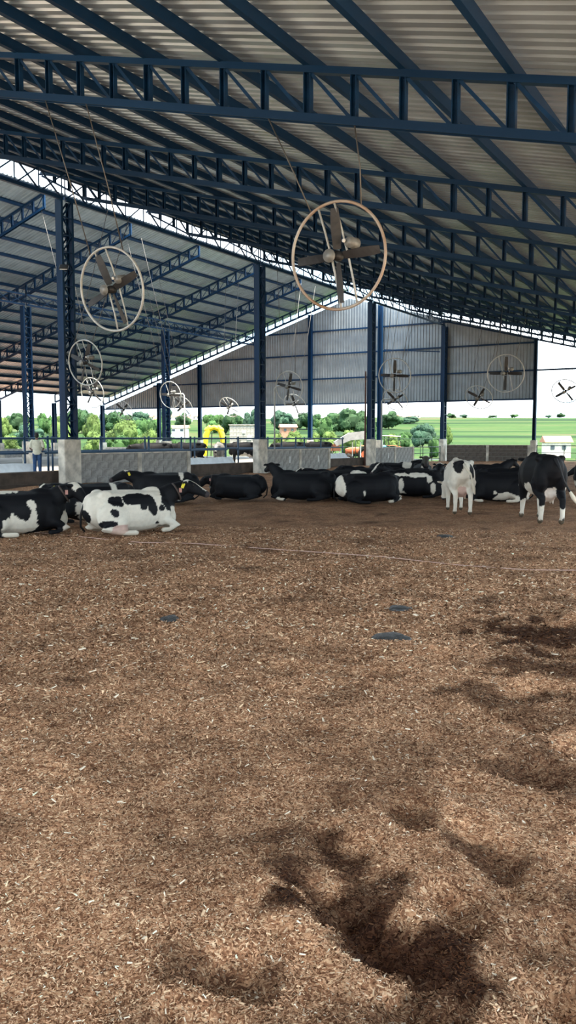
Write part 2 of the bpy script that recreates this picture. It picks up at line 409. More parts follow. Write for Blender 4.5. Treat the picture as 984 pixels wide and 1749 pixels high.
for k in range(8, 0, -1):
    truss(G - k*TS, '%s blue lattice truss of the right roof slope, counted from the camera' % ORD[8-k], 1)
truss(G, 'farthest blue lattice truss of the right slope, bright sky behind it', 1)
for i, k in enumerate(range(6, 0, -1)):
    truss(G - k*TS, '%s blue lattice truss of the left roof slope, counted from the left picture edge' % ORD[i], -1)
for k in (9, 8, 7): truss(G - k*TS, 'blue roof truss of the left slope standing outside the picture on the left', -1)
truss(G, 'farthest blue lattice truss of the left slope, against a white band of sky', -1)

# ------------------------------------------------------------------ columns, pedestals, longitudinal lattice girders
def column(X, Y, ztop, label, ped=True, zp=1.88, w=.30, d=.62, pw=.36, pd=.86):
    t = thing('steel_column', label, 'column', (X, Y, -.25), group='laced blue steel columns')
    if ped:
        box('concrete_pedestal', (pw, pd, zp+.25), (0, 0, (zp+.25)/2), CONC, t, bev=.025)
        box('base_plate', (pw*.9, pd*.85, .03), (0, 0, zp+.265), STEEL, t)
    else: zp = -.05
    for s in (-1, 1):
        beam('channel', (X, Y+s*(d/2-.05), zp+.03), (X, Y+s*(d/2-.05), ztop), STEEL, t, 'C' if s > 0 else 'Cr', .10, w, (1, 0, 0))
    n = max(2, round((ztop-zp)/.62)); h = (ztop-zp-.1)/n
    for sx in (-1, 1):
        x = X + sx*(w/2-.02)
        for i in range(n):
            a, b = (-1, 1) if i % 2 else (1, -1)
            beam('lacing', (x, Y+a*(d/2-.06), zp+.08+i*h), (x, Y+b*(d/2-.06), zp+.08+(i+1)*h), STEEL, t, 'L', .045, .045, (1, 0, 0))
            beam('lacing', (x, Y-(d/2-.06), zp+.08+i*h), (x, Y+(d/2-.06), zp+.08+i*h), STEEL, t, 'L', .04, .04)
    return t
cl = ['tall laced blue column on a pale concrete pedestal, nearest of the row',
      'tall laced blue column on a pale concrete pedestal between the two longest block walls',
      'tall laced blue column on a concrete pedestal with a rusty strip down its side',
      'laced blue column at the end of the row, standing against the grey gable wall']
cols = [column(XC, y, 10.55, l) for y, l in zip(COLY, cl)]
column(XC, COLY[0]-CS, 10.55, 'laced blue column of the feed barrier row, outside the picture on the left')
for y in (COLY[0], COLY[0]-CS): column(XL, y, 9.86, 'laced blue column across the feed lane, outside the picture on the left', zp=1.75)
tube_obj('rusty_strip', [(-.22, -.40, .35), (-.20, -.42, 3.0), (-.21, -.40, 6.4)], [.09, .06, .05], mat('rusty steel', (.09, .04, .03), .9, 0, .4, 6), cols[2])
for y, l in ((COLY[1], 'laced blue column across the feed lane, just left of the nearest pale pedestal'),
             (COLY[2], 'slim laced blue column across the feed lane, above the middle of the nearest block wall'),):
    column(XL, y, 9.86, l, zp=1.75)
for i in range(4):
    column(XRE-.35, COLY[0]-CS+i*CS, zb(XRE-.35)-.05, 'blue column along the near open side of the barn', zp=1.0)
def girder(X, y0, y1, z0, z1, label):
    t = thing('lattice_girder', label, 'girder', (X, y0, z0), group='lengthwise lattice girders')
    y0 += .08; y1 -= .08
    for z, k in ((z0, 'C'), (z1, 'C')): beam('chord', (X, y0, z), (X, y1, z), STEEL, t, k, .12, .11)
    n = 12; h = (y1-y0)/n
    for i in range(n+1):
        beam('post', (X, y0+i*h, z0), (X, y0+i*h, z1), STEEL, t, 'L', .06, .06)
        if i < n:
            a, b = (z0, z1) if i % 2 else (z1, z0)
            beam('diagonal', (X+.03, y0+i*h, a), (X+.03, y0+(i+1)*h, b), STEEL, t, 'L', .05, .05)
            if i in (0, 1, n-1, n-2): beam('diagonal', (X-.03, y0+i*h, b), (X-.03, y0+(i+1)*h, a), STEEL, t, 'L', .05, .05)
    return t
gn = ['lengthwise blue lattice girder running in from the left edge under the bright ridge opening',
      'lengthwise blue lattice girder between the first and second column on pale pedestals',
      'lengthwise blue lattice girder between the second and third column on pale pedestals',
      'lengthwise blue lattice girder ending at the gable wall column']
ys = [COLY[0]-CS] + COLY
for i in range(4): girder(XC, ys[i], ys[i+1], 10.61, 11.45, gn[i])
gn2 = ['lattice girder on the far column row, at the left edge', 'lattice girder on the far column row, left of the slim column', 'lattice girder on the far column row, ending at the gable wall']
girder(XL, ys[0], ys[1], 9.95, 10.55, 'lattice girder on the far column row, outside the picture')
for i in range(1, 4): girder(XL, ys[i], ys[i+1], 9.95, 10.55, gn2[i-1])
for i, Y in enumerate([G-2*TS, G-TS, G] + [G-k*TS for k in range(3, 10)]):
    t = thing('eave_column', ['blue eave post at the left picture edge', 'blue eave post seen just left of the nearest laced column', 'blue eave post at the left corner of the gable wall', 'blue eave post along the far left side, outside the picture'][min(i, 3)], 'column', (XE, Y, -.3), group='posts along the far left eave')
    beam('shaft', (XE, Y, 1.5), (XE, Y, zb(XE)), STEEL, t, 'C', .30, .34, (1, 0, 0))
    box('concrete_pedestal', (.5, .6, 1.85), (0, 0, .92), CONC, t, bev=.02)

# ------------------------------------------------------------------ gable wall
WY = G + .45
def wtop(X): return 13.42 - (.268*(X+31.5) if X > -31.5 else .312*(-31.5-X))
wall = thing('wall_back', 'grey corrugated gable wall hung above an open strip', None, (XR, WY, 4.83), kind='structure')
XW0, XW1 = XE, -16.04
n = int(round(XW1 - XW0)); sw = (XW1-XW0)/n
for i in range(n):
    x0 = XW0 + i*sw; P = sheet_profile(1.0, .25, .055); v = []; f = []
    for (y, z) in P:
        x = x0 + y*sw; v += [(x-XR, -z, 0), (x-XR, -z, wtop(x)-4.83)]
    for j in range(len(P)-1): f.append((2*j, 2*j+2, 2*j+3, 2*j+1))
    obj('wall_sheet', mesh('wall sheet', v, f, GALVW), wall)
for z, xa, xb in ((4.83, XW0, XW1), (6.94, XW0+6.3, 3.0), (8.97, XW0+14, XW1), (10.91, XR-8.2, XR+8.2)):
    beam('girt', (xa, WY-.13, z), (xb, WY-.13, z), STEEL, wall, 'C', .12, .12)
for X, wd in ((-51.46, .30), (-46.63, .30), (-34.97, .34), (-28.5, .38), (-16.04, .24)):
    lb = {-51.46: 'blue gable post nearest the left eave', -46.63: 'blue gable post left of the yellow machine', -34.97: 'blue gable post right of the second laced column',
          -28.5: 'blue gable post just right of the column with the rusty strip', -16.04: 'blue post at the right end of the gable wall'}[X]
    t = thing('gable_post', lb, 'column', (X, WY-.35, -.2))
    beam('shaft', (X, WY-.35, 1.7), (X, WY-.35, wtop(X)), STEEL, t, 'C', .25, wd, (1, 0, 0))
    box('concrete_pedestal', (.42, .5, 2.0), (0, 0, 1.0), CONC, t, bev=.02)
beam('brace_girt', (-28, WY-.7, 9.0), (-23.3, WY-.7, 8.6), STEEL, wall, 'L', .08, .08)

# ------------------------------------------------------------------ block walls
def block_wall(name, label, p0, p1, z0, ztop, m, thick=.15, stiff=True, bl=.60, bh=.29, slot=()):
    p0, p1 = Vector((*p0, z0)), Vector((*p1, z0)); d = p1-p0; L = d.length; ang = math.atan2(d.y, d.x)
    t = thing(name, label, None, p0, ang, kind='structure')
    H = ztop - z0; rows = max(1, round(H/bh)); hh = H/rows; nb = round(L/bl); ll = L/nb
    box('mortar_core', (L-.02, thick-.045, H-.015), (L/2, 0, H/2), MORTAR, t)
    for r in range(rows):
        off = .5 if r % 2 else 0
        xs = [max(0, (i-off)*ll) for i in range(nb+1+(1 if off else 0))]
        xs = [x for x in xs if x < L-.01] + [L]
        for a, b in zip(xs, xs[1:]):
            if b-a < .06: continue
            box('block', (b-a-.022, thick, hh-.020), ((a+b)/2, rng.uniform(-.004, .004), (r+.5)*hh), m, t)
    box('coping', (L, thick+.03, .04), (L/2, 0, H+.015), CONC, t)
    if stiff:
        for q in (.5, 1.0):
            box('stiffener', (.22, thick+.08, H+.03), (L*q-(.11 if q == 1 else 0), 0, (H+.03)/2), CONC, t, bev=.01)
    for sx in slot:
        box('white_slot', (.10, .02, .36), (sx, -(thick/2+.006), H*.62), WHITE, t)
    return t
hp = .43
block_wall('wall_left', 'low grey concrete block wall beside the nearest pedestal', (XC, COLY[0]+hp), (XC, 30.04), -.15, 1.32, BLOCK)
block_wall('wall_left', 'low grey concrete block wall right of the second pedestal', (XC, COLY[1]+hp), (XC, 43.47), -.1, 1.32, BLOCK, slot=(2.4, 5.6))
block_wall('wall_left', 'low grey concrete block wall right of the third pedestal', (XC, COLY[2]+hp), (XC, 56.28), -.05, 1.30, BLOCK, slot=(2.2,))
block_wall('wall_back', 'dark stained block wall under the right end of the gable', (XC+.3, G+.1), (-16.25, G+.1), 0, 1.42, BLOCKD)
block_wall('wall_back', 'low block wall at the far left corner of the gable', (XE+.4, G+.1), (-51.8, G+.1), -.2, 1.05, BLOCK, stiff=False)
block_wall('wall_left', 'low block wall along the far left eave', (XE, 44.0), (XE, 55.6), -.2, 1.0, BLOCK, stiff=False)

# ------------------------------------------------------------------ feed lane: slab, trough curbs, linings, rails
SLAB = mat('lane concrete', (.24, .22, .20), .9, 0, .3, .8, .3, 20)
bm = bmesh.new(); bmesh.ops.create_grid(bm, x_segments=8, y_segments=20, size=1)
bmesh.ops.scale(bm, vec=((XC-.3-XE)/2, 30, 1), verts=bm.verts)
lane = bm_obj('floor', bm, SLAB, loc=((XC-.3+XE)/2, 34.2, .28)); tag(lane, 'concrete floor of the feed lane and far half of the barn', kind='structure')
gaps = [(COLY[0]-CS+hp, COLY[0]-hp), (30.04, COLY[1]-hp), (43.47, COLY[2]-hp-.25), (56.28, G-.4)]
gl = ['at the left picture edge', 'right of the nearest block wall', 'left of the column with the rusty strip', 'beside the gable wall column']
for (a, b), s in zip(gaps[:3], gl):
    t = thing('feed_trough', 'feed trough with dark front and white lining ' + s, 'trough', (XC-.45, a, -.3))
    box('front_wall', (.20, b-a+.5, 1.02), (0, (b-a+.5)/2, .51), CURB, t, bev=.03)
    nseg = 14; v = []; f = []
    for j in range(nseg+1):
        y = (b-a)*j/nseg; jag = .05*random.random()
        v += [(-.12, y, .96+jag*.2), (-.30, y, .86), (-.75, y, .88), (-1.05, y, 1.26+jag), (-1.10, y, 1.26+jag), (-1.10, y, .6)]
    for j in range(nseg):
        for q in range(5): f.append((6*j+q, 6*j+q+1, 6*j+q+7, 6*j+q+6))
    obj('lining', mesh('lining', v, f, WHITEP), t)
    box('footing', (.18, b-a, .30), (.11, (b-a)/2, .21), CONC, t, bev=.02)
def rails(X, y0, y1, label, zs=(1.92, 1.36), step=3.2, zbase=.3, m=None):
    m = m or RAILM
    t = thing('rail_fence', label, 'fence', (X, y0, zbase), group='blue pipe rail fences')
    n = max(1, round((y1-y0)/step))
    for i in range(n+1):
        y = y0+(y1-y0)*i/n; y += .15 if i == 0 else (-.15 if i == n else 0)
        beam('post', (X, y, zbase), (X, y, zs[0]+.10), m, t, 'pipe', .09, .09)
    for z in zs: beam('rail', (X, y0, z), (X, y1, z), m, t, 'pipe', .085, .085)
    return t
for i, (a, b) in enumerate([(COLY[0]-CS+hp, COLY[0]-hp), (COLY[0]+hp, COLY[1]-hp), (COLY[1]+hp, COLY[2]-hp)]):
    rails(XC-1.75, a, b, 'blue rail fence over the feed trough, ' + ['left of the nearest pedestal', 'behind the nearest block wall', 'behind the second block wall'][i], zbase=.28)
    rails(XC-4.6, a, b, 'blue rail fence across the feed lane, ' + ['at the left picture edge', 'seen above the nearest block wall', 'seen above the second block wall'][i], zbase=.28)
GRN = mat('dark wire fence', (.02, .05, .035), .5)
def panel_fence(p0, p1, z, label, hs, n):
    p0, p1 = Vector((*p0, 0)), Vector((*p1, 0))
    t = thing('panel_fence', label, 'fence', (p0.x, p0.y, 0))
    for h in hs: beam('rail', p0+Vector((0, 0, h)), p1+Vector((0, 0, h)), GRN, t, 'pipe', .05, .05)
    for i in range(n+1):
        p = p0.lerp(p1, i/n); beam('post', p, p+Vector((0, 0, max(hs)+.05)), GRN, t, 'pipe', .06, .06)
panel_fence((XC, 56.5), (XC, G-.6), 0, 'thin dark rail fence in the gap before the gable wall column', (.4, .85, 1.3), 3)
panel_fence((-15.8, G+.1), (-6, G+.1), 0, 'thin dark rail fence beyond the right end of the gable wall', (.35, .88, 1.4), 5)
panel_fence((-34.6, 66.5), (-24.5, 66.5), 0, 'dark green post and rail fence behind the third trough gap', (1.2, 1.9), 5)
# ------------------------------------------------------------------ hanging fans
def blade_mesh():
    v = []; f = []; n = 6
    for i in range(n+1):
        r = .10 + .60*i/n; w_ = .035 + .04*math.sin(PI*min(1, .25+.75*i/n)*.8); tw = math.radians(38 - 22*i/n)
        for s in (-1, 1):
            for th in (-.006, .006):
                v.append((s*w_*math.cos(tw) - th*math.sin(tw), s*w_*math.sin(tw) + th*math.cos(tw), r))
    for i in range(n):
        a = 4*i; b = a+4
        f += [(a, a+2, b+2, b), (a+1, b+1, b+3, a+3), (a, b, b+1, a+1), (a+2, a+3, b+3, b+2)]
    f += [(0, 1, 3, 2), (4*n, 4*n+2, 4*n+3, 4*n+1)]
    return mesh('fan blade', v, f, BLADE)
BLADEM = blade_mesh()
def fan_meshes(ringmat):
    bm = bmesh.new(); ring_geo(bm, .79, .024, 56, 8)
    me = bpy.data.meshes.new('fan ring'); bmesh.ops.recalc_face_normals(bm, faces=bm.faces); bm.to_mesh(me); bm.free(); me.materials.append(ringmat); me.shade_smooth()
    return me
RINGA, RINGB = fan_meshes(RUST), fan_meshes(GREYP)
def barm():
    bm = bmesh.new(); tube_geo(bm, [(0, 0, -.78), (0, .05, -.4), (0, .07, 0), (0, .05, .4), (0, 0, .78)], [.017]*5, 6, cap=False)
    me = bpy.data.meshes.new('fan bar'); bmesh.ops.recalc_face_normals(bm, faces=bm.faces); bm.to_mesh(me); bm.free(); me.materials.append(GREYP); me.shade_smooth(); return me
BARM = barm()
def cylm(r, l, m, n=16):
    bm = bmesh.new(); bmesh.ops.create_cone(bm, cap_ends=True, segments=n, radius1=r, radius2=r*.94, depth=l)
    bmesh.ops.rotate(bm, matrix=Matrix.Rotation(PI/2, 3, 'X'), verts=bm.verts)
    bmesh.ops.bevel(bm, geom=[e for e in bm.edges if len(e.link_faces) == 2 and e.calc_face_angle(0) > 1], offset=r*.15, segments=2, affect='EDGES')
    me = bpy.data.meshes.new('drum'); bm.to_mesh(me); bm.free(); me.materials.append(m); me.shade_smooth(); return me
PULLEY, HUB, MOTM = cylm(.105, .05, MOTOR), cylm(.075, .16, DARKM), cylm(.085, .26, MOTOR)
BOLT = cylm(.03, .03, WHITE, 10)
def fan(P, label, tilt=8, ba=10, yaw=0, ring=RINGB, ends=None, pipe=None, D=1.0, roll=12):
    t = thing('circulation_fan', label, 'fan', P, group='hanging barn fans')
    T = Matrix.Rotation(math.radians(yaw), 4, 'Z') @ Matrix.Rotation(math.radians(tilt), 4, 'X') @ Matrix.Diagonal((D, D, D, 1))
    Rl = T @ Matrix.Rotation(math.radians(-roll), 4, 'Y')
    def put(name, me, M, par=t):
        o = bpy.data.objects.new(name, me); link(o, par); o.matrix_basis = M; return o
    put('ring', ring, T)
    for s in (-.14, .14): put('support_bar', BARM, Rl @ Matrix.Translation((s, 0, 0)) @ Matrix.Diagonal((1, 1, .985, 1)))
    put('hub', HUB, T @ Matrix.Translation((0, 0, 0)))
    put('pulley', PULLEY, Rl @ Matrix.Translation((-.08, -.13, .02)))
    put('motor', MOTM, Rl @ Matrix.Translation((.26, .05, .12)))
    put('bolt', BOLT, Rl @ Matrix.Translation((.2, -.1, .16)))
    for k in range(4): put('blade', BLADEM, T @ Matrix.Rotation(math.radians(ba + 90*k), 4, 'Y'))
    top = []
    for s in (-1, 1):
        a = T @ Vector((s*.42, 0, .67)); top.append(a)
    if ends is None:
        k = round((G - P[1])/TS); Yt = G - k*TS
        ends = [Vector((P[0]+s*.55, Yt, zb(P[0]+s*.55))) for s in (-1, 1)]
    for a, e in zip(top, ends):
        q = Vector(e) - Vector(P); mid = (a+q)/2 + Vector((.04, 0, -.05))
        bm = bmesh.new(); tube_geo(bm, [a, mid, q], [.011]*3, 6, cap=False)
        bm_obj('cable', bm, CABLE, t, smooth=True)
    if pipe:
        s = pipe; x0 = s*.95
        bm = bmesh.new(); tube_geo(bm, [(0, .1, .05), (x0*.9, .12, .05), (x0, .12, -.06), (x0, .12, .25 - P[2])], [.04]*4, 8, cap=False)
        bm_obj('stand_pipe', bm, GREYP, t, smooth=True)
    return t
T1Y = G - 8*TS
fan((-5.99, 11.56, 4.67), 'large fan with rust-streaked ring, nearest, hanging in the middle of the picture', 6, 178, ring=RINGA,
    ends=[(-7.12, T1Y, zb(-7.12)), (-5.62, T1Y, zb(-5.62))])
fan((-11.44, 12.52, 4.80), 'large pale-ringed fan hanging right of the nearest laced column', 10, 160,
    ends=[(-11.9, T1Y, zb(-11.9)), (-10.9, T1Y, zb(-10.9))])
fan((-21.51, 22.12, 4.59), 'fan half hidden behind the nearest laced column', 8, 25)
fan((-31.87, 33.25, 4.35), 'small far fan just right of the base of the nearest laced column', 12, 40)
fan((-31.99, 39.98, 4.54), 'far fan in front of the slim laced column', 8, 5, pipe=1)
fan((-36.02, 46.35, 4.13), 'small far fan just right of the slim laced column', 30, 60)
fan((-41.61, 46.57, 3.99), 'small far fan below the left end of the gable wall', 30, 50)
fan((-34.09, 49.23, 4.14), 'small far fan above the yellow machine', 34, 35)
fan((-22.04, 37.20, 4.56), 'fan right of the second laced column, upper of the pair', 8, 15, pipe=-1)
fan((-27.95, 47.94, 4.17), 'small tilted fan right of the second laced column, lower of the pair there', 36, 0)
fan((-15.68, 36.00, 4.81), 'fan right of the column with the rusty strip, upper of the pair there', 6, 4)
fan((-20.81, 47.91, 4.31), 'small tilted fan right of the column with the rusty strip, lower of the pair there', 38, -30, pipe=-1)
fan((-10.41, 35.66, 4.68), 'fan by the right end of the gable wall, larger of the two', 4, 3)
fan((-15.36, 47.39, 4.29), 'small tilted fan by the right end of the gable wall, smaller of the two', 36, 35)
fan((-11.32, 51.03, 4.69), 'fan against the open sky at the right picture edge', 34, 60)
# flood light on the nearest column
t = thing('flood_light', 'small flood light fixed to the nearest laced column', 'lamp', (XC+.42, COLY[0]-.50, 8.05))
box('housing', (.32, .10, .26), (0, 0, 0), DARKM, t, rot=(math.radians(-50), 0, .6), bev=.02)
box('glass', (.26, .012, .20), (.032, -.035, -.041), WHITE, t, rot=(math.radians(-50), 0, .6))
beam('bracket', (XC+.16, COLY[0]-.34, 8.2), (XC+.42, COLY[0]-.50, 8.05), DARKM, t, 'pipe', .03, .03)

# ------------------------------------------------------------------ outside: terrain
def terr_z(X, Y):
    r = np.hypot(X, Y); s = np.clip((r-95)/385, 0, 1); s = s*s*(3-2*s)
    return -.32 + 13.2*s + 2.2*(fbm(X*.012, Y*.012, 77)-.47)*np.clip((r-90)/150, 0, 1) - np.clip((r-520)/300, 0, 1)*6
rr = np.concatenate([[0.], np.linspace(8, 90, 12), np.geomspace(95, 900, 46)])
th = np.linspace(0, 2*PI, 161)[:-1]
TR, TT = np.meshgrid(rr, th, indexing='ij'); TX, TY = TR*np.cos(TT), TR*np.sin(TT)
TV = np.stack([TX, TY, terr_z(TX, TY)], -1).reshape(-1, 3)
ti = np.arange(len(rr)*160).reshape(len(rr), 160); tj = np.roll(ti, -1, 1)
TF = np.stack([ti[:-1], ti[1:], tj[1:], tj[:-1]], -1).reshape(-1, 4)
def field_material():
    m = bpy.data.materials.new('green fields'); m.use_nodes = True; t = m.node_tree; b = t.nodes['Principled BSDF']
    b.inputs['Roughness'].default_value = 1; b.inputs['Specular IOR Level'].default_value = .1
    c = t.nodes.new('ShaderNodeTexCoord')
    mpn = t.nodes.new('ShaderNodeMapping'); mpn.inputs['Scale'].default_value = (.006, .035, 1); mpn.inputs['Rotation'].default_value = (0, 0, -.15)
    n = t.nodes.new('ShaderNodeTexNoise'); n.inputs['Scale'].default_value = 1; n.inputs['Detail'].default_value = 4
    t.links.new(c.outputs['Object'], mpn.inputs[0]); t.links.new(mpn.outputs[0], n.inputs['Vector'])
    ra = t.nodes.new('ShaderNodeValToRGB'); e = ra.color_ramp.elements
    e[0].position = .34; e[0].color = (0.0086, 0.0245, 0.0079, 1); e[1].position = .66; e[1].color = (0.0720, 0.0612, 0.0360, 1)
    for p, cc in ((.43, (0.0173, 0.0432, 0.0108)), (.50, (0.0274, 0.0590, 0.0151)), (.57, (0.0396, 0.0648, 0.0194))): q = e.new(p); q.color = (*cc, 1)
    t.links.new(n.outputs['Fac'], ra.inputs[0])
    n2 = t.nodes.new('ShaderNodeTexNoise'); n2.inputs['Scale'].default_value = .6; n2.inputs['Detail'].default_value = 6
    t.links.new(c.outputs['Object'], n2.inputs['Vector'])
    mx = t.nodes.new('ShaderNodeMix'); mx.data_type = 'RGBA'; mx.blend_type = 'OVERLAY'; mx.inputs['Factor'].default_value = .35
    t.links.new(ra.outputs[0], mx.inputs['A']); t.links.new(n2.outputs['Fac'], mx.inputs['B'])
    # unseen near yard, pale sandy for bounce light; red earth along the far side
    sx = t.nodes.new('ShaderNodeSeparateXYZ'); t.links.new(c.outputs['Object'], sx.inputs[0])
    def rng_(ax, a, b_):
        q = t.nodes.new('ShaderNodeMapRange'); q.inputs['From Min'].default_value = a; q.inputs['From Max'].default_value = b_; q.clamp = True
        t.links.new(sx.outputs[ax], q.inputs['Value']); return q.outputs[0]
    def op(o_, a, b_):
        q = t.nodes.new('ShaderNodeMath'); q.operation = o_; q.use_clamp = True
        t.links.new(a, q.inputs[0]); t.links.new(b_, q.inputs[1]); return q.outputs[0]
    yard = op('MULTIPLY', op('MULTIPLY', rng_('X', -92, -84), rng_('X', 48, 40)), op('MULTIPLY', rng_('Y', -48, -40), rng_('Y', 64.5, 63.5)))
    ys_ = t.nodes.new('ShaderNodeMix'); ys_.data_type = 'RGBA'; ys_.inputs['A'].default_value = (.42, .23, .15, 1); ys_.inputs['B'].default_value = (.56, .43, .32, 1)
    t.links.new(rng_('X', -60, -30), ys_.inputs['Factor'])
    m3 = t.nodes.new('ShaderNodeMix'); m3.data_type = 'RGBA'
    t.links.new(yard, m3.inputs['Factor']); t.links.new(mx.outputs['Result'], m3.inputs['A']); t.links.new(ys_.outputs['Result'], m3.inputs['B'])
    t.links.new(m3.outputs['Result'], b.inputs['Base Color'])
    return m
ter = obj('outdoor_ground', np_mesh('terrain', TV, TF, field_material())); tag(ter, 'green striped fields rising to a low horizon beyond the barn', kind='structure')

# ------------------------------------------------------------------ trees
def leaf_mat(name, c): return mat(name, c, .8, 0, .45, .7, spec=.2)
LEAFS = [leaf_mat('dark foliage', (0.0216, 0.0540, 0.0216)), leaf_mat('mid foliage', (0.0360, 0.0864, 0.0252)), leaf_mat('yellow green foliage', (0.0684, 0.1116, 0.0288)), leaf_mat('bluish foliage', (0.0259, 0.0612, 0.0396))]
BARK = mat('bark', (.12, .09, .06), .9)
def crown_mesh(seed, m, flat=.8, lobes=22):
    r = np.random.default_rng(seed); bm = bmesh.new(); L = []
    for i in range(lobes):
        a = r.uniform(0, 2*PI); d = r.uniform(.15, .75); c = Vector((math.cos(a)*d, math.sin(a)*d, r.uniform(.15, 1.05)*flat*(1.1-.5*d*d))); s = r.uniform(.16, .32)
        L.append((c, s)); ell_geo(bm, c, (s, s, s*.85))
    ell_geo(bm, Vector((0, 0, .55*flat)), (.6, .6, .5*flat))
    for v in bm.verts: v.co += Vector(r.normal(0, .02, 3))
    for c, s in L:
        for k in range(90):
            d = Vector(r.normal(0, 1, 3)).normalized(); p = c + d*s*r.uniform(.9, 1.25); q = r.uniform(.025, .06)
            u = d.orthogonal().normalized(); u = Matrix.Rotation(r.uniform(0, 6.28), 3, d) @ u; w_ = d.cross(u); u = (u + d*r.uniform(-.6, .6))
            bm.faces.new([bm.verts.new(p + u*q), bm.verts.new(p + w_*q*.5), bm.verts.new(p - u*q), bm.verts.new(p - w_*q*.5)])
    me = bpy.data.meshes.new('crown'); bm.to_mesh(me); bm.free(); me.materials.append(m); return me
CROWNS = {(k, i): crown_mesh(10*k+i, LEAFS[k]) for k in range(4) for i in range(2)}
def trunk_mesh():
    bm = bmesh.new(); tube_geo(bm, [(0, 0, -.3), (.02, 0, .2), (0, .03, .7)], [.09, .06, .04], 6)
    tube_geo(bm, [(0, 0, .25), (.2, .05, .6)], [.04, .02], 5); tube_geo(bm, [(0, 0, .3), (-.18, .1, .65)], [.04, .02], 5)
    me = bpy.data.meshes.new('trunk'); bm.to_mesh(me); bm.free(); me.materials.append(BARK); return me
TRUNK = trunk_mesh()
def tree(px, ytop, wpx, d, k, label, name='tree', base=None):
    P = at(px, 749, d); X, Y = P.x, P.y; z = float(terr_z(np.array([X]), np.array([Y]))[0])
    ztop = CAMH + (749-ytop)/CAMF*d; hgt = max(1.2, ztop - z); w_ = wpx/CAMF*d
    t = thing(name, label, 'tree' if name == 'tree' else 'bush', (X, Y, z), rng.uniform(0, 6.28), group='trees and bushes beyond the barn')
    c = obj('crown', CROWNS[(k, random.randint(0, 1))], t); c.scale = (w_*.60, w_*.60, hgt*.95); c.location = (0, 0, hgt*.0 if name == 'bush' else hgt*.10)
    if name == 'bush': c.scale.z = hgt*1.0
    k2 = obj('trunk', TRUNK, t); k2.scale = (w_*.35, w_*.35, hgt*.6)
TREES = [(592, 697, 64, 215, 0, 'large round dome-shaped tree behind the trough gap left of the rusty column'), (524, 704, 46, 262, 0, 'broad dark tree right of the second gable post pair'),
 (482, 706, 46, 235, 3, 'dark tree between the second laced column and the next gable post'), (556, 712, 34, 190, 1, 'lighter green tree left of the large dome-shaped tree'),
 (628, 712, 30, 225, 1, 'tree just left of the rusty column'), (664, 706, 44, 260, 0, 'dark tree right of the rusty column'), (700, 712, 30, 300, 3, 'small hazy tree beyond the parked red tractor'),
 (762, 728, 22, 130, 2, 'light green tree right of the end column'), (722, 728, 46, 150, 3, 'bluish tree left of the end column'), (690, 738, 30, 140, 1, 'low tree behind the red tractor canopy'),
 (770, 706, 18, 380, 0, 'tiny tree on the skyline above the dark stained wall'), (792, 708, 14, 390, 3, 'tiny skyline tree beside the fan against the gable'),
 (840, 709, 16, 400, 0, 'tiny skyline tree right of the middle of the dark wall'), (878, 707, 14, 410, 1, 'tiny skyline tree left of the right gable post'),
 (958, 706, 14, 400, 0, 'lone rounded tree on the skyline at the right edge'), (936, 712, 12, 410, 3, 'tiny skyline tree right of the gable end post'),
 (140, 698, 40, 230, 0, 'tree right of the nearest laced column'), (160, 712, 34, 150, 2, 'pale green tree in front of the left gable corner'), (200, 702, 50, 240, 0, 'dark tree right of the left gable corner'),
 (215, 722, 60, 130, 2, 'spreading light green tree above the nearest block wall'), (250, 714, 46, 150, 1, 'bright green tree left of the slim column'), (238, 706, 40, 260, 3, 'hazy tree below the left end of the gable wall'),
 (278, 712, 26, 180, 1, 'green tree behind the slim column'), (283, 700, 26, 280, 3, 'hazy round tree between the slim column and the next post'), (312, 708, 26, 260, 0, 'small dark tree left of the yellow machine'), (366, 706, 36, 240, 1, 'tree behind the yellow machine'),
 (400, 706, 40, 230, 0, 'tree behind the grey block shed'), (432, 704, 36, 220, 3, 'tree left of the second laced column'), (30, 704, 34, 230, 0, 'tree at the left picture edge behind the person'),
 (75, 706, 26, 210, 1, 'tree behind the standing person'), (8, 716, 24, 180, 2, 'small light tree at the left picture edge'), (100, 714, 40, 140, 2, 'light green tree behind the nearest laced column'), (50, 732, 60, 120, 3, 'low bluish tree left of the person')]
for a in TREES: tree(*a)
BUSH = [(475, 742, 26, 92, 2), (500, 738, 40, 110, 2), (532, 740, 36, 105, 2), (562, 738, 40, 112, 2), (600, 736, 40, 120, 2), (640, 740, 36, 110, 1), (668, 742, 30, 120, 2), (745, 744, 24, 100, 1),
        (110, 735, 50, 110, 2), (165, 738, 50, 105, 2), (205, 742, 44, 100, 1), (255, 736, 44, 102, 2), (285, 742, 30, 105, 1), (14, 745, 44, 105, 2), (66, 745, 40, 112, 1)]
BL = ['behind the second block wall', 'above the second block wall', 'under the tilted fan pair', 'left of the trough gap', 'behind the machine in the trough gap', 'right of the rusty column', 'behind the tractor canopy', 'left of the end column',
      'right of the nearest column', 'left of the gable corner', 'right of the gable corner', 'left of the slim column', 'right of the slim column', 'at the left edge', 'left of the person']
for b_, l in zip(BUSH, BL): tree(*b_, 'low yellow-green bush ' + l, name='bush')

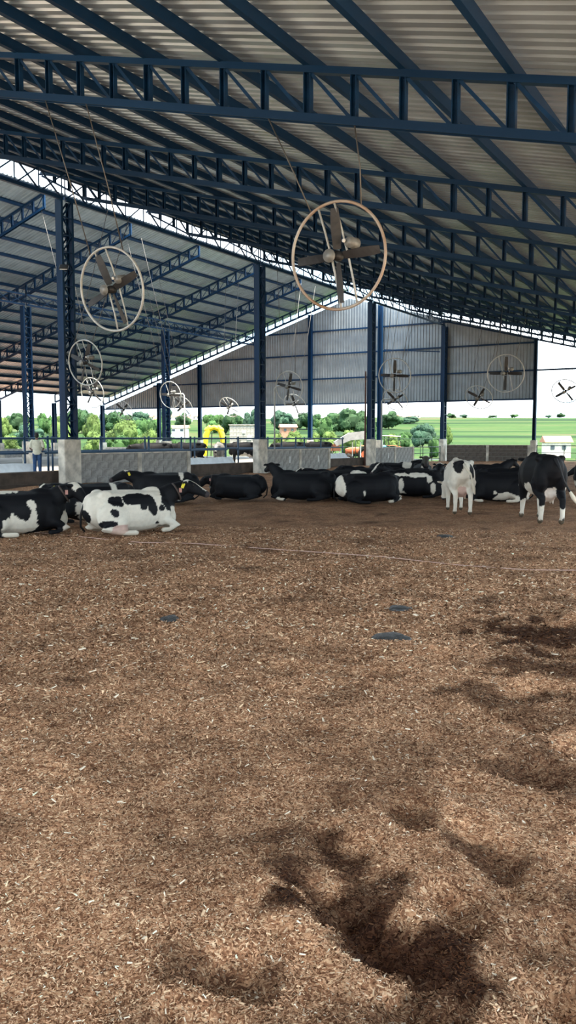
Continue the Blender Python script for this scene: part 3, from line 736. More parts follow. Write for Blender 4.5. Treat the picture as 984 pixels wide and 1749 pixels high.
# ------------------------------------------------------------------ houses and machines outside
ROOFT = mat('red roof tiles', (.45, .20, .13), .9, 0, .25, .8); HW = mat('pale house wall', (.70, .64, .56), .9, 0, .12, .5); GLASSD = mat('dark window', (.06, .08, .10), .2)
def house(px, py, d, wpx, hpx, label, wm=HW, rm=ROOFT, name='house', rz=None, depth=1.0):
    P = at(px, py, d); w_ = wpx/CAMF*d; h = hpx/CAMF*d; D = w_*.8*depth
    z0 = float(terr_z(np.array([P.x]), np.array([P.y]))[0]); zbas = min(P.z, z0)
    t = thing(name, label, 'house', (P.x, P.y, zbas), CAMYAW + (rng.uniform(-.3, .3) if rz is None else rz), group='houses beyond the barn')
    H = P.z - zbas + h*.62
    box('wall', (w_, D, H), (0, 0, H/2), wm, t)
    bm = bmesh.new(); r = h*.38; e = .08*w_
    vs_ = [bm.verts.new(p) for p in ((-w_/2-e, -D/2-e, H-.02), (w_/2+e, -D/2-e, H-.02), (w_/2+e, D/2+e, H-.02), (-w_/2-e, D/2+e, H-.02), (-w_/2-e, 0, H+r), (w_/2+e, 0, H+r))]
    for q in ((0, 1, 5, 4), (2, 3, 4, 5), (0, 4, 3), (1, 2, 5), (3, 2, 1, 0)): bm.faces.new([vs_[i] for i in q])
    bm_obj('roof', bm, rm, t)
    for s in (-.25, .22): box('window', (w_*.16, .08, h*.28), (w_*s, -D/2-.02, H-h*.32), GLASSD, t)
    return t
for i, (px, py, wp, hp_, d) in enumerate([(12, 728, 22, 12, 330), (34, 732, 26, 11, 300), (52, 727, 16, 10, 340), (252, 718, 20, 10, 360), (272, 722, 18, 10, 330), (296, 718, 20, 11, 350), (318, 722, 22, 11, 330), (334, 716, 16, 9, 370),
                             (306, 738, 30, 12, 200), (650, 722, 20, 8, 380), (672, 720, 24, 9, 390), (694, 717, 16, 8, 420), (30, 720, 16, 8, 400), (680, 714, 14, 6, 380), (712, 713, 12, 6, 385)]):
    lb = ['far red-roofed house at the left picture edge', 'far red-roofed house left of the person', 'far red-roofed house right of the two at the left edge', 'far house left of the slim column', 'far house just right of it below the gable wall',
          'far house right of the slim column', 'far house left of the yellow machine', 'far house above the near white house', 'white house left of the yellow machine', 'far pale building right of the rusty column',
          'far long pale building above the tractor canopy', 'tiny far building left of the end column', 'tiny far house above the houses at the left edge', 'tiny far building on the skyline', 'tiny far building beside the end column'][i]
    house(px, py, d, wp, hp_, lb, wm=WHITE if i in (8, 10) else HW)
house(950, 772, 98, 42, 28, 'small whitewashed farm house with reddish roof behind the fence at the right edge', wm=mat('whitewash', (.72, .66, .58), .9), name='farm_house', depth=.7)
house(492, 738, 120, 26, 14, 'small brick house with low roof right of the second column', wm=mat('brick house wall', (.35, .18, .12), .9), name='brick_house')
# grey block shed
P = at(418, 757, 92); zg = -.32
t = thing('block_shed', 'grey concrete block shed with two pale panels left of the second laced column', 'shed', (P.x, P.y, zg), CAMYAW*.9)
H = CAMH + (749-726)/CAMF*92 - zg; W_ = 47/CAMF*92
box('wall', (W_, 2.4, H), (0, 0, H/2), BLOCK, t); box('roof_slab', (W_+.2, 2.6, .08), (0, 0, H+.04), CONC, t)
for r in range(9):
    for c in range(8):
        bw = W_/8
        box('block', (bw-.03, .04, H/9-.03), (-W_/2+(c+.5)*bw, -1.215, (r+.5)*H/9), BLOCK, t)
for x, z, s in ((.05, .80, .36), (.62, .62, .46), (-.5, .6, .4)):
    box('panel', (s, .05, s*.8), (x, -1.26, H*z), WHITE if x > 0 else mat('grey panel', (.25, .23, .22), .8), t)
# yellow implement
P = at(366, 760, 84)
YELM = mat('yellow machine paint', (.85, .62, .03), .45, 0, .1, 4)
t = thing('farm_implement', 'bright yellow arched farm implement beyond the far rails', 'machine', (P.x, P.y, -.32), CAMYAW)
zt_ = CAMH + (749-725)/CAMF*84 + .32; u = 84/CAMF
for s in (-1, 1):
    bm = bmesh.new(); tube_geo(bm, [(s*17*u, 0, .1), (s*16*u, 0, zt_*.45), (s*13*u, 0, zt_*.75), (s*8*u, 0, zt_*.92)], [.20, .26, .30, .26], 10)
    bm_obj('arm', bm, YELM, t, smooth=True)
bm = bmesh.new(); tube_geo(bm, [(-12*u, 0, zt_*.86), (0, 0, zt_*.93), (12*u, 0, zt_*.86)], [.28, .24, .28], 10); bm_obj('crossbeam', bm, YELM, t, smooth=True)
box('foot_frame', (44*u, .8, .18), (0, 0, .16), YELM, t, bev=.03)
bm = bmesh.new(); tube_geo(bm, [(-6*u, 0, .2), (-4*u, 0, zt_*.75)], [.05, .05], 8); bm_obj('hydraulic_ram', bm, DARKM, t)
bm = bmesh.new(); tube_geo(bm, [(-26*u, 0, 0), (-25*u, 0, zt_*.75)], [.07, .06], 8); bm_obj('mast', bm, mat('orange paint', (.75, .33, .03), .5), t)
# tractors
REDP = mat('red tractor paint', (.55, .13, .06), .45, 0, .12, 5)
def wheel(parent, loc, r, wd, rim):
    t_ = bpy.data.objects.new('wheel', None)
    bm = bmesh.new(); M = Matrix.Translation(loc)
    ring_geo(bm, r-wd*.42, wd*.42, 20, 8, M)
    for k in range(18):
        a = 2*PI*k/18; bmesh.ops.create_cube(bm, size=1, matrix=M @ Matrix.Rotation(a, 4, 'Y') @ Matrix.Translation((r-.01, 0, 0)) @ Matrix.Diagonal((.05, wd*.8, .05, 1)))
    o = bm_obj('tyre', bm, BLACK, parent, smooth=False)
    bm = bmesh.new(); bmesh.ops.create_cone(bm, cap_ends=True, segments=16, radius1=r*.55, radius2=r*.5, depth=wd*.5, matrix=M @ Matrix.Rotation(PI/2, 4, 'X')); bm_obj('rim', bm, rim, o)
def tractor(P, rz, label, canopy=True):
    t = thing('tractor', label, 'tractor', P, rz)
    bm = bmesh.new(); loft_geo(bm, [(.25, 1.12, .33, .32), (.6, 1.12, .34, .34), (1.2, 1.08, .32, .32), (1.55, 1.02, .28, .27)], 14, 4); bm_obj('hood', bm, REDP, t, smooth=True)
    box('grille', (.05, .46, .42), (1.57, 0, 1.02), DARKM, t, bev=.01); box('chassis', (2.1, .4, .3), (.45, 0, .68), DARKM, t, bev=.03)
    box('seat', (.45, .45, .12), (-.45, 0, 1.12), BLACK, t, bev=.04); box('seat_back', (.1, .45, .42), (-.68, 0, 1.36), BLACK, t, bev=.04)
    for s in (-1, 1):
        wheel(t, (-.45, s*.72, .75), .75, .38, REDP); wheel(t, (1.2, s*.62, .42), .42, .24, REDP)
        box('fender', (.95, .36, .06), (-.45, s*.72, 1.56), REDP, t, bev=.02)
    bm = bmesh.new(); ring_geo(bm, .2, .018, 18, 6, Matrix.Translation((.02, 0, 1.45)) @ Matrix.Rotation(PI/2-.4, 4, 'X')); bm_obj('steering_wheel', bm, BLACK, t)
    bm = bmesh.new(); tube_geo(bm, [(.9, .12, 1.4), (.9, .12, 2.0)], [.035, .03], 8); bm_obj('exhaust', bm, DARKM, t)
    if canopy:
        for s in (-1, 1):
            bm = bmesh.new(); tube_geo(bm, [(-.75, s*.45, 1.4), (-.8, s*.5, 2.45)], [.04, .04], 8); bm_obj('canopy_post', bm, DARKM, t)
        box('canopy', (1.7, 1.35, .09), (-.35, 0, 2.5), WHITE, t, bev=.03, rot=(0, .04, 0))
    return t
P = at(672, 745, 84); tractor((P.x, P.y, -.32), CAMYAW+.35, 'red tractor with a flat white canopy behind the third block wall')
P = at(618, 760, 80); tractor((P.x, P.y, -.32), CAMYAW+PI-.2, 'red tractor without canopy seen in the trough gap left of the rusty column', canopy=False)
P = at(654, 757, 78)
t = thing('drum', 'blue plastic drum beside the tractor with the canopy', 'drum', (P.x, P.y, -.32))
BLUEP = mat('blue plastic', (.05, .25, .55), .4)
bm = bmesh.new(); loft_geo(bm, [(0, 0, .28, .28), (.08, 0, .31, .31), (.5, 0, .32, .32), (.52, 0, .335, .335), (.56, 0, .32, .32), (1.5, 0, .32, .32), (1.62, 0, .29, .29)], 18, 2, Matrix.Rotation(-PI/2, 4, 'Y')); bm_obj('barrel', bm, BLUEP, t, smooth=True)
bm = bmesh.new(); bmesh.ops.create_cone(bm, cap_ends=True, segments=12, radius1=.06, radius2=.06, depth=.06, matrix=Matrix.Translation((.12, 0, 1.63))); bm_obj('bung', bm, WHITE, t)
GREYM = mat('grey machine panels', (.36, .37, .38), .5, .2, .2, 2)
P = at(588, 770, 72); u = 72/CAMF
t = thing('forage_wagon', 'grey wagon with a raised sloping chute behind the trough gap', 'machine', (P.x, P.y, -.32), CAMYAW)
def slab(name, pts, yw, m):
    bm = bmesh.new(); A = [bm.verts.new((x, -yw, z)) for x, z in pts]; B = [bm.verts.new((x, yw, z)) for x, z in pts]; n = len(pts)
    bm.faces.new(A); bm.faces.new(B[::-1])
    for i in range(n): bm.faces.new((A[i], B[i], B[(i+1) % n], A[(i+1) % n]))
    return bm_obj(name, bm, m, t)
slab('chute', [(-18*u, 1.95), (8*u, 2.75), (34*u, 2.9), (34*u, 2.2), (10*u, 2.1), (-14*u, 1.6)], .7, GREYM)
slab('hopper', [(-24*u, 1.2), (-22*u, 1.75), (-10*u, 1.85), (-6*u, 1.2)], .55, mat('rusty hopper', (.32, .13, .07), .8))
for x in (-20, -8, 14, 28):
    bm = bmesh.new(); tube_geo(bm, [(x*u, 0, 0), (x*u, 0, 1.9 if x > 0 else 1.3)], [.05, .05], 6); bm_obj('leg', bm, WHITE, t)
for s in (-1, 1): wheel(t, (6*u, s*.75, .45), .45, .22, GREYM)
# ------------------------------------------------------------------ cows
def hide_material():
    m = mat('cow hide', (1, 1, 1), .65, 0, .10, 14, .25, 90, attr='Col', spec=.22); return m
HIDE = hide_material()
W_, K_, PINK, HOOF, GRIME = (.76, .70, .60), (.0045, .005, .0075), (.58, .40, .34), (.10, .075, .05), (.40, .30, .20)
COWMESH = {}
EYEM = mat('dark eye', (.008, .006, .005), .15)
def cow_mesh(pose, poll, hyaw, hpitch, side, vox, base, blobs, hcol, seed, legs=(0, 0, 0, 0), udder=True):
    bm = bmesh.new()
    Mh = Matrix.Translation(poll) @ Matrix.Rotation(hyaw, 4, 'Z') @ Matrix.Rotation(hpitch, 4, 'Y')
    if pose == 'lie':
        loft_geo(bm, [(-.97, .50, .10, .14), (-.88, .52, .23, .27), (-.62, .49, .35, .38), (-.25, .44, .42, .41), (.1, .43, .44, .42), (.42, .45, .38, .41), (.66, .48, .29, .37), (.86, .50, .20, .28), (.97, .52, .10, .16)], 18, 2.2)
        for s in (-1, 1): ell_geo(bm, Vector((-.60, s*.20, .80)), (.14, .09, .09))
        ell_geo(bm, Vector((-.2, 0, .80)), (.7, .10, .08)); ell_geo(bm, Vector((.50, 0, .82)), (.25, .10, .10))
        ell_geo(bm, Vector((.84, 0, .28)), (.20, .15, .24))
        for s in (-1, 1):
            near = s == side
            ell_geo(bm, Vector((-.48, s*(.34 if near else .26), .36)), (.36, .17, .31))
            if near: tube_geo(bm, [(-.36, s*.42, .26), (-.74, s*.47, .12), (-.42, s*.53, .07), (-.12, s*.56, .06)], [.13, .075, .052, .058], 10)
            else: tube_geo(bm, [(-.45, s*.34, .2), (-.75, s*.36, .10), (-.5, s*.40, .07)], [.12, .07, .055], 10)
            ell_geo(bm, Vector((.60, s*.24, .40)), (.21, .12, .28))
            tube_geo(bm, [(.66, s*.27, .26), (.96, s*.27, .10), (.72, s*.33, .055), (.58, s*.35, .055)], [.11, .066, .048, .056], 10)
        n0, nr = Vector((.66, 0, .60)), .27
        if udder and vox < .025: ell_geo(bm, Vector((-.42, side*.38, .12)), (.22, .16, .12))
    else:
        loft_geo(bm, [(-.92, 1.16, .08, .10), (-.86, 1.13, .17, .22), (-.62, 1.07, .28, .33), (-.25, .98, .33, .41), (.1, .95, .37, .43), (.4, .96, .33, .41), (.68, .99, .25, .37), (.86, 1.03, .18, .28), (.95, 1.05, .10, .16)], 18, 2.25)
        for s in (-1, 1): ell_geo(bm, Vector((-.55, s*.23, 1.32)), (.12, .08, .07))
        ell_geo(bm, Vector((-.2, 0, 1.34)), (.7, .09, .07)); ell_geo(bm, Vector((.52, 0, 1.36)), (.22, .09, .08)); ell_geo(bm, Vector((.82, 0, .78)), (.17, .13, .22))
        fl_, fr_, hl_, hr_ = legs
        for s, q in ((1, fl_), (-1, fr_)):
            ell_geo(bm, Vector((.58, s*.20, .92)), (.19, .11, .32))
            tube_geo(bm, [(.60, s*.18, .75), (.62+q*.5, s*.17, .42), (.60+q, s*.17, .14), (.64+q, s*.17, .055)], [.125, .068, .046, .062], 10)
        for s, q in ((1, hl_), (-1, hr_)):
            ell_geo(bm, Vector((-.60, s*.19, .95)), (.26, .14, .34))
            tube_geo(bm, [(-.50, s*.20, .82), (-.52+q*.3, s*.20, .66), (-.76+q*.7, s*.18, .50), (-.72+q, s*.18, .15), (-.67+q, s*.18, .055)], [.18, .125, .068, .05, .064], 10)
        n0, nr = Vector((.70, 0, 1.10)), .25
        if udder:
            ell_geo(bm, Vector((-.42, 0, .62)), (.27, .19, .20))
            for a in (-.52, -.34):
                for s in (-.09, .09): tube_geo(bm, [(a, s, .50), (a, s, .40)], [.03, .024], 8)
    pp = Vector(poll); mid = n0.lerp(pp, .5) + Vector((0, 0, .02))
    tube_geo(bm, [n0, mid, Mh @ Vector((.04, 0, -.02))], [nr, nr*.74, .135], 12, squash=.78)
    loft_geo(bm, [(-.07, .0, .07, .06), (-.02, 0, .11, .11), (.06, -.01, .12, .125), (.17, -.02, .112, .125), (.30, -.025, .078, .10), (.41, -.03, .07, .078), (.48, -.035, .08, .075), (.535, -.035, .06, .05)], 14, 2.5, Mh)
    for s in (-1, 1):
        ell_geo(bm, Vector((-.01, s*.19, .03)), (.03, .115, .055), Mh, Euler((s*-.25, 0, s*.35)))
        ell_geo(bm, Vector((.15, s*.095, .055)), (.045, .03, .03), Mh)
    me = remesh(bm, vox, 5, .5)
    N = len(me.vertices); co = np.empty(N*3, np.float32); me.vertices.foreach_get('co', co); co = co.reshape(-1, 3).astype(float)
    nzz = (fbm(co[:, 0]*5+seed*3.1, co[:, 2]*5+co[:, 1]*2.3+seed, seed, 4)-.47)*3.0
    col = np.tile(np.array(base), (N, 1))
    for (c, r, k) in blobs:
        q = sum(((co[:, i]-c[i])/r[i])**2 for i in range(3)) + nzz*.85
        col[q < 1] = k
    inv = np.array(Mh.inverted()); h = co @ inv[:3, :3].T + inv[:3, 3]
    hm = (h[:, 0] > -.14) & (h[:, 0] < .62) & (np.abs(h[:, 1]) < .34) & (np.abs(h[:, 2]) < .20)
    if hcol is not None:
        col[hm] = hcol[0]
        if hcol[1] and hcol[1] > 0: col[hm & (np.abs(h[:, 1]) < hcol[1] + nzz*.012) & (h[:, 2] > .0)] = W_
        if len(hcol) > 2 and hcol[2]: col[hm & (h[:, 0] < (.14 if hcol[2] == 2 else .03)) & (h[:, 2] > (.0 if hcol[2] == 2 else .05)) & (np.abs(h[:, 1]) < .125)] = W_
    mz = hm & (h[:, 0] > .455); col[mz] = np.array((.05, .04, .042))
    lowz = co[:, 2] < .085
    if pose == 'stand': col[lowz] = HOOF
    if udder and (pose == 'stand' or vox < .025):
        uc = np.array((-.42, side*.40, .12)) if pose == 'lie' else np.array((-.42, 0, .58))
        ur = np.array((.24, .20, .14)) if pose == 'lie' else np.array((.30, .21, .20))
        um = (((co-uc)/ur)**2).sum(1) < 1.05
        col[um] = PINK if base == W_ else (.66, .57, .50)
    # mud on the lowest parts of the coat
    g = np.clip((.16-co[:, 2])/.16, 0, 1)*.55
    wmask = (col.sum(1) > 1.2); col[wmask] = col[wmask]*(1-g[wmask, None]) + np.array(GRIME)*g[wmask, None]
    a = me.color_attributes.new('Col', 'FLOAT_COLOR', 'POINT')
    a.data.foreach_set('color', np.concatenate([col, np.ones((N, 1))], 1).astype(np.float32).ravel())
    me.materials.append(HIDE)
    return me, Mh, n0, nr
TAGM = mat('yellow ear tag', (.85, .72, .05), .45); COLLARM = mat('dark collar strap', (.05, .035, .03), .7); TAGR = mat('reddish collar tag', (.45, .22, .18), .6)
def cow(loc, heading, label, pose='lie', poll=None, hyaw=0, hpitch=.45, side=-1, vox=.032, base=K_, blobs=(), hcol=(K_, 0), seed=1, tag_=None, collar=None, scale=1., legs=(0, 0, 0, 0), tail=None, udder=True, group='dairy cows on the bedding', key=None):
    poll = poll or ((1.22, 0, .98) if pose == 'lie' else (1.28, 0, 1.40))
    if key is None or key not in COWMESH:
        D = cow_mesh(pose, poll, hyaw, hpitch, side, vox, base, blobs, hcol, seed, legs, udder)
        if key is not None: COWMESH[key] = D
    else: D = COWMESH[key]
    me, Mh, n0, nr = D
    t = thing('dairy_cow', label, 'cow', loc, heading, group); t.scale = (scale,)*3
    obj('body', me, t)
    for s in (-1, 1):
        bm = bmesh.new(); ell_geo(bm, Vector((.155, s*.115, .05)), (.020, .012, .018), Mh); bm_obj('eye', bm, EYEM, t, smooth=True)
    for s in (tag_ or ()):
        bm = bmesh.new(); bmesh.ops.create_cube(bm, size=1, matrix=Mh @ Matrix.Translation((-.02, s*.24, -.02)) @ Matrix.Rotation(s*-.3, 4, 'X') @ Matrix.Diagonal((.012, .085, .10, 1)))
        bmesh.ops.bevel(bm, geom=bm.edges[:], offset=.004, segments=1, affect='EDGES'); o = bm_obj('ear_tag', bm, TAGM, t); o['label'] = 'yellow plastic ear tag'
        if pose == 'lie': 
            bm = bmesh.new(); bmesh.ops.create_cube(bm, size=1, matrix=Mh @ Matrix.Translation((-.02, s*.26, -.02)) @ Matrix.Diagonal((.06, .012, .10, 1))); bm_obj('ear_tag', bm, TAGM, t)
    if collar:
        p1 = Mh @ Vector((.04, 0, -.02)); c = n0.lerp(p1, .60) + Vector((0, 0, .01)); ax = (p1-n0).normalized()
        Q = Matrix.Translation(c) @ Vector((0, 1, 0)).rotation_difference(ax).to_matrix().to_4x4() @ Matrix.Diagonal((.82, 1.6, 1.0, 1))
        bm = bmesh.new(); ring_geo(bm, nr*.70+.012, .013, 28, 6, Q); o = bm_obj('collar', bm, COLLARM, t, smooth=True); o['label'] = 'dark strap collar'
        lowp = Q @ Vector((0, 0, -(nr*.70+.03))); sp = Q @ Vector((0, 0, 0)) + Vector((0, collar*(nr*.58+.03), .04))
        bm = bmesh.new(); bmesh.ops.create_cube(bm, size=1, matrix=Matrix.Translation(sp) @ Matrix.Diagonal((.05, .035, .09, 1))); bm_obj('collar_tag', bm, TAGR, o)
        bm = bmesh.new(); bmesh.ops.create_cube(bm, size=1, matrix=Matrix.Translation(lowp) @ Matrix.Diagonal((.06, .05, .07, 1))); bm_obj('collar_weight', bm, MOTOR, o)
    if tail is None: tail = [(-.93, 0, .62), (-.99, -side*.08, .40), (-.95, -side*.20, .16), (-.82, -side*.34, .05)] if pose == 'lie' else [(-.90, 0, 1.28), (-1.00, 0, 1.10), (-1.01, .02, .75), (-.98, .03, .5)]
    tk = mat('black tail', K_, .7); tw = mat('white tail switch', (.62, .56, .45), .8)
    o = tube_obj('tail', tail, [.042, .026, .021, .02][:len(tail)] + [.02]*(len(tail)-4), tw if base == W_ and pose == 'stand' else tk, t)
    e, b4 = Vector(tail[-1]), Vector(tail[-2]); d = (e-b4).normalized()
    if pose == 'stand': tube_obj('tail_switch', [e, e+d*.12, e+d*.26], [.03, .048, .02], tw, o)
    return t
R_ = math.radians
# front pair and their neighbours, on the left
cow((-12.93, 11.30, .02), R_(62), 'black and white lying cow with white forehead, cut by the left picture edge', poll=(1.12, -.10, .93), hyaw=-.75, hpitch=.75, vox=.026, seed=3, collar=-1, side=-1,
    blobs=[((-.42, -.1, .95), (.50, .5, .22), W_), ((-.05, -.45, .18), (.42, .3, .30), W_), ((.22, -.45, .40), (.10, .3, .34), W_), ((-.7, -.4, .25), (.35, .4, .35), W_), ((.92, -.25, .10), (.14, .2, .10), W_), ((.95, 0, .30), (.16, .2, .20), W_), ((.02, -.45, .48), (.16, .2, .16), K_)], hcol=(K_, .0, 2))
cow((-13.55, 14.15, .02), R_(236), 'black lying cow with a white band, behind the cow with the white forehead', poll=(1.1, .10, .80), hyaw=.5, hpitch=.6, seed=5, tag_=(1,), side=1,
    blobs=[((-.38, .2, .70), (.07, .6, .5), W_), ((.18, .45, .22), (.30, .3, .30), W_), ((.05, .45, .45), (.10, .3, .24), W_)], hcol=(K_, .03))
cow((-11.28, 12.75, .02), R_(66), 'white lying cow with black patches and a black head, nearest the camera on the left', poll=(1.22, -.12, .94), hyaw=-.62, hpitch=.38, vox=.022, base=W_, seed=11, tag_=(-1,), collar=-1, side=-1,
    blobs=[((-.42, -.36, .66), (.13, .28, .14), K_), ((-.50, -.42, .46), (.09, .25, .09), K_), ((-.02, -.36, .70), (.27, .30, .13), K_), ((.12, -.42, .58), (.10, .25, .10), K_), ((.30, -.38, .62), (.09, .25, .22), K_), ((.36, -.42, .48), (.07, .2, .12), K_),
           ((.55, -.35, .50), (.06, .2, .06), K_), ((.47, -.45, .20), (.05, .2, .04), K_), ((-.66, -.45, .24), (.20, .25, .07), K_), ((-.93, -.05, .30), (.10, .18, .20), K_), ((1.0, 0, .88), (.42, .5, .36), K_), ((.72, -.2, .74), (.16, .4, .26), K_), ((.96, -.25, .06), (.06, .2, .05), K_)], hcol=(K_, .036, True))
cow((-15.55, 19.2, .05), R_(222), 'black lying cow with a yellow tag, behind the white patched cow', poll=(1.16, .02, .86), hyaw=.25, hpitch=.35, seed=7, tag_=(1,), side=1, blobs=[((-.42, .1, .85), (.05, .4, .25), W_)], hcol=(K_, 0, True))
cow((-14.35, 21.2, .05), R_(205), 'all black lying cow with collar, head lowered to the left, alone by the second trough', poll=(1.16, .05, .72), hyaw=.30, hpitch=.75, seed=9, collar=1, side=1, scale=.88, blobs=[((1.1, .2, .45), (.12, .2, .1), W_)], hcol=(K_, 0), udder=False)
# middle cluster
cow((-12.62, 22.25, .02), R_(206), 'large black lying cow with raised head turned away, leftmost of the middle group', poll=(1.02, -.25, 1.02), hyaw=-1.1, hpitch=.25, seed=13, side=1, scale=1.03, blobs=[((.72, .36, .04), (.12, .1, .09), W_)], hcol=(K_, 0))
cow((-12.25, 23.75, .02), R_(206), 'black lying cow with a white splashed rump, behind the large black one', poll=(1.12, .12, .86), hyaw=.6, hpitch=.5, seed=15, side=1, scale=1.02,
    blobs=[((-.55, .25, .75), (.20, .4, .17), W_), ((-.85, .1, .55), (.26, .5, .30), W_), ((-.30, .2, .92), (.10, .3, .10), W_), ((-.62, .35, .52), (.10, .3, .12), K_)], hcol=(K_, .03, True))
cow((-10.55, 22.3, .02), R_(46), 'black lying cow with white hind edge and pale hooves, front of the middle group', poll=(1.05, .35, .70), hyaw=1.4, hpitch=.5, seed=17, side=-1, blobs=[((-.92, -.1, .45), (.13, .5, .55), W_), ((.60, -.36, .05), (.12, .1, .08), W_), ((.96, -.25, .08), (.1, .12, .09), W_), ((.35, -.5, .08), (.2, .2, .06), W_), ((-.25, -.45, .3), (.05, .2, .08), W_)], hcol=(K_, .0))
cow((-12.6, 27.2, .02), R_(200), 'black lying cow in the second line of the middle group, behind the pale-hoofed one', poll=(1.12, 0, .85), hyaw=.3, seed=19, side=1, blobs=[((.2, .4, .6), (.06, .2, .05), W_)], hcol=(K_, 0))
cow((-11.15, 26.9, .02), R_(232), 'black lying cow with a white blaze, looking left from the middle group', poll=(1.10, .05, .98), hyaw=.2, hpitch=.55, seed=21, side=1, blobs=[((.85, .2, .45), (.1, .2, .12), W_)], hcol=(K_, .045))
cow((-10.2, 25.3, .02), R_(212), 'black lying cow with branching white marks on its flank, right of the middle group', poll=(1.02, -.30, .74), hyaw=-.9, hpitch=.6, seed=23, side=1, blobs=[((.55, .42, .42), (.34, .3, .44), W_), ((.32, .45, .38), (.26, .3, .30), K_), ((-.05, .42, .74), (.34, .3, .10), W_), ((-.34, .42, .60), (.13, .3, .16), W_), ((-.42, .42, .34), (.08, .3, .20), W_)], hcol=(K_, 0))
cow((-14.0, 32.0, .05), R_(24), 'dark lying cow with a white shoulder, farthest of the middle group', poll=(1.15, 0, .92), hyaw=-.3, seed=25, side=-1, blobs=[((.62, -.1, .75), (.18, .4, .25), W_)], hcol=(K_, .02))
cow((-12.35, 31.2, .05), R_(-62), 'dark cow lying head-on with pale ears, behind the right end of the middle group', poll=(1.10, 0, 1.12), hyaw=-.1, hpitch=.5, seed=27, side=1, blobs=[((.95, .12, .6), (.16, .10, .14), W_), ((.95, -.14, .72), (.1, .08, .1), W_)], hcol=((.06, .055, .045), 0, True))
cow((-10.75, 28.9, .03), R_(-70), 'black cow lying head-on with white spots, left of the standing white cow', poll=(1.12, 0, .95), hyaw=-.2, hpitch=.6, seed=29, side=1, blobs=[((.95, .1, .55), (.06, .08, .06), W_), ((.9, -.16, .66), (.05, .06, .05), W_)], hcol=(K_, .0, True))
cow((-10.2, 32.4, .03), R_(40), 'black lying cow mostly hidden behind the standing white cow', poll=(1.12, 0, 1.0), hyaw=.5, seed=31, side=-1, hcol=(K_, 0))
# right-hand side
cow((-7.15, 20.55, .03), R_(118), 'white standing cow with a pink udder, seen from behind', pose='stand', poll=(1.35, .12, .70), hyaw=.2, hpitch=1.0, base=W_, seed=33, vox=.026, scale=.97, legs=(.08, -.02, .05, -.10),
    tail=[(-.90, 0, 1.28), (-1.03, -.02, 1.20), (-1.05, -.14, 1.05), (-1.0, -.20, .80)], blobs=[((-.80, .12, 1.22), (.16, .14, .20), K_), ((-.82, -.20, 1.12), (.16, .08, .26), K_), ((.05, .4, 1.15), (.06, .1, .06), K_)], hcol=(W_, 0))
cow((-7.25, 24.6, .03), R_(204), 'black lying cow with white foreleg and white rump, head down, between the two standing cows', poll=(1.0, .30, .52), hyaw=.55, hpitch=.95, seed=35, side=1,
    blobs=[((-.72, .3, .35), (.24, .4, .40), W_), ((-.1, .5, .12), (.50, .3, .16), W_), ((.22, .5, .22), (.06, .2, .18), W_), ((1.05, .12, .60), (.14, .25, .26), W_), ((.65, .4, .05), (.22, .2, .07), W_)], hcol=(K_, 0))
cow((-8.35, 28.4, .03), R_(20), 'black lying cow behind the one between the standing cows', poll=(1.15, 0, 1.0), hyaw=-.4, hpitch=.5, seed=37, side=-1, hcol=(K_, 0))
cow((-4.80, 19.45, .02), R_(121), 'black standing cow with white belly and legs, at the right edge, seen from behind', pose='stand', poll=(1.30, -.15, 1.22), hyaw=-.5, hpitch=.7, seed=39, vox=.024, scale=1.10, legs=(.16, .0, .10, -.12),
    tail=[(-.90, 0, 1.30), (-1.02, -.04, 1.15), (-1.06, -.12, .88), (-1.04, -.26, .66)],
    blobs=[((-.15, .25, .62), (.28, .35, .22), W_), ((-.46, -.05, .55), (.24, .3, .28), W_), ((.62, 0, .22), (.22, .4, .24), W_), ((-.70, 0, .18), (.22, .4, .22), W_), ((-.95, -.02, 1.33), (.06, .06, .05), W_)], hcol=(K_, 0))
cow((-4.75, 24.6, .02), R_(95), 'black standing cow partly hidden behind the right-hand black standing cow', pose='stand', poll=(1.3, -.1, 1.2), hyaw=-.3, hpitch=.6, seed=41, blobs=[((-.3, 0, .6), (.5, .4, .2), W_)], hcol=(K_, .04))
cow((-4.35, 27.5, .02), R_(180), 'black and white lying cow cut by the right picture edge', seed=43, side=1, blobs=[((.3, .3, .4), (.4, .4, .3), W_)], hcol=(K_, .05))
# cows across the feed lane
far = 'cows across the feed lane'
cow((-28.6, 20.9, .30), R_(15), 'black and white cow lying beyond the left trough, nearest the picture edge', seed=45, side=-1, poll=(1.1, 0, .8), blobs=[((0, -.3, .3), (.3, .4, .2), W_), ((-.5, 0, .85), (.2, .3, .2), W_)], hcol=(K_, .04), group=far)
cow((-28.9, 22.9, .30), R_(-50), 'black cow with a white face lying beyond the left trough, left of the person', seed=47, side=-1, poll=(1.05, 0, .85), hcol=(K_, .06), group=far)
sb = [((-.2, -.2, .7), (.3, .5, .2), W_)]
cow((-29.2, 38.2, .30), R_(206), 'black standing cow across the feed lane, left of the pale-faced one', pose='stand', poll=(1.33, 0, 1.2), hpitch=.8, seed=49, hcol=(K_, 0), group=far, key='s1')
cow((-29.6, 35.6, .30), R_(215), 'black standing cow at the left end of the second trough gap', pose='stand', poll=(1.33, 0, 1.2), hpitch=.8, seed=49, hcol=(K_, 0), group=far, key='s1')
cow((-29.3, 41.2, .30), R_(-62), 'pale-faced grey cow looking out over the second trough', pose='stand', poll=(1.3, 0, 1.15), hpitch=.7, seed=51, base=(.30, .28, .25), hcol=((.45, .43, .40), .05), blobs=[((-.3, 0, 1.1), (.5, .5, .4), K_)], group=far)
cow((-29.3, 43.9, .30), R_(208), 'black standing cow across the feed lane just left of the second column', pose='stand', poll=(1.33, 0, 1.2), hpitch=.8, seed=53, blobs=[((-.1, 0, .6), (.3, .5, .2), W_)], hcol=(K_, 0), group=far, key='s2')
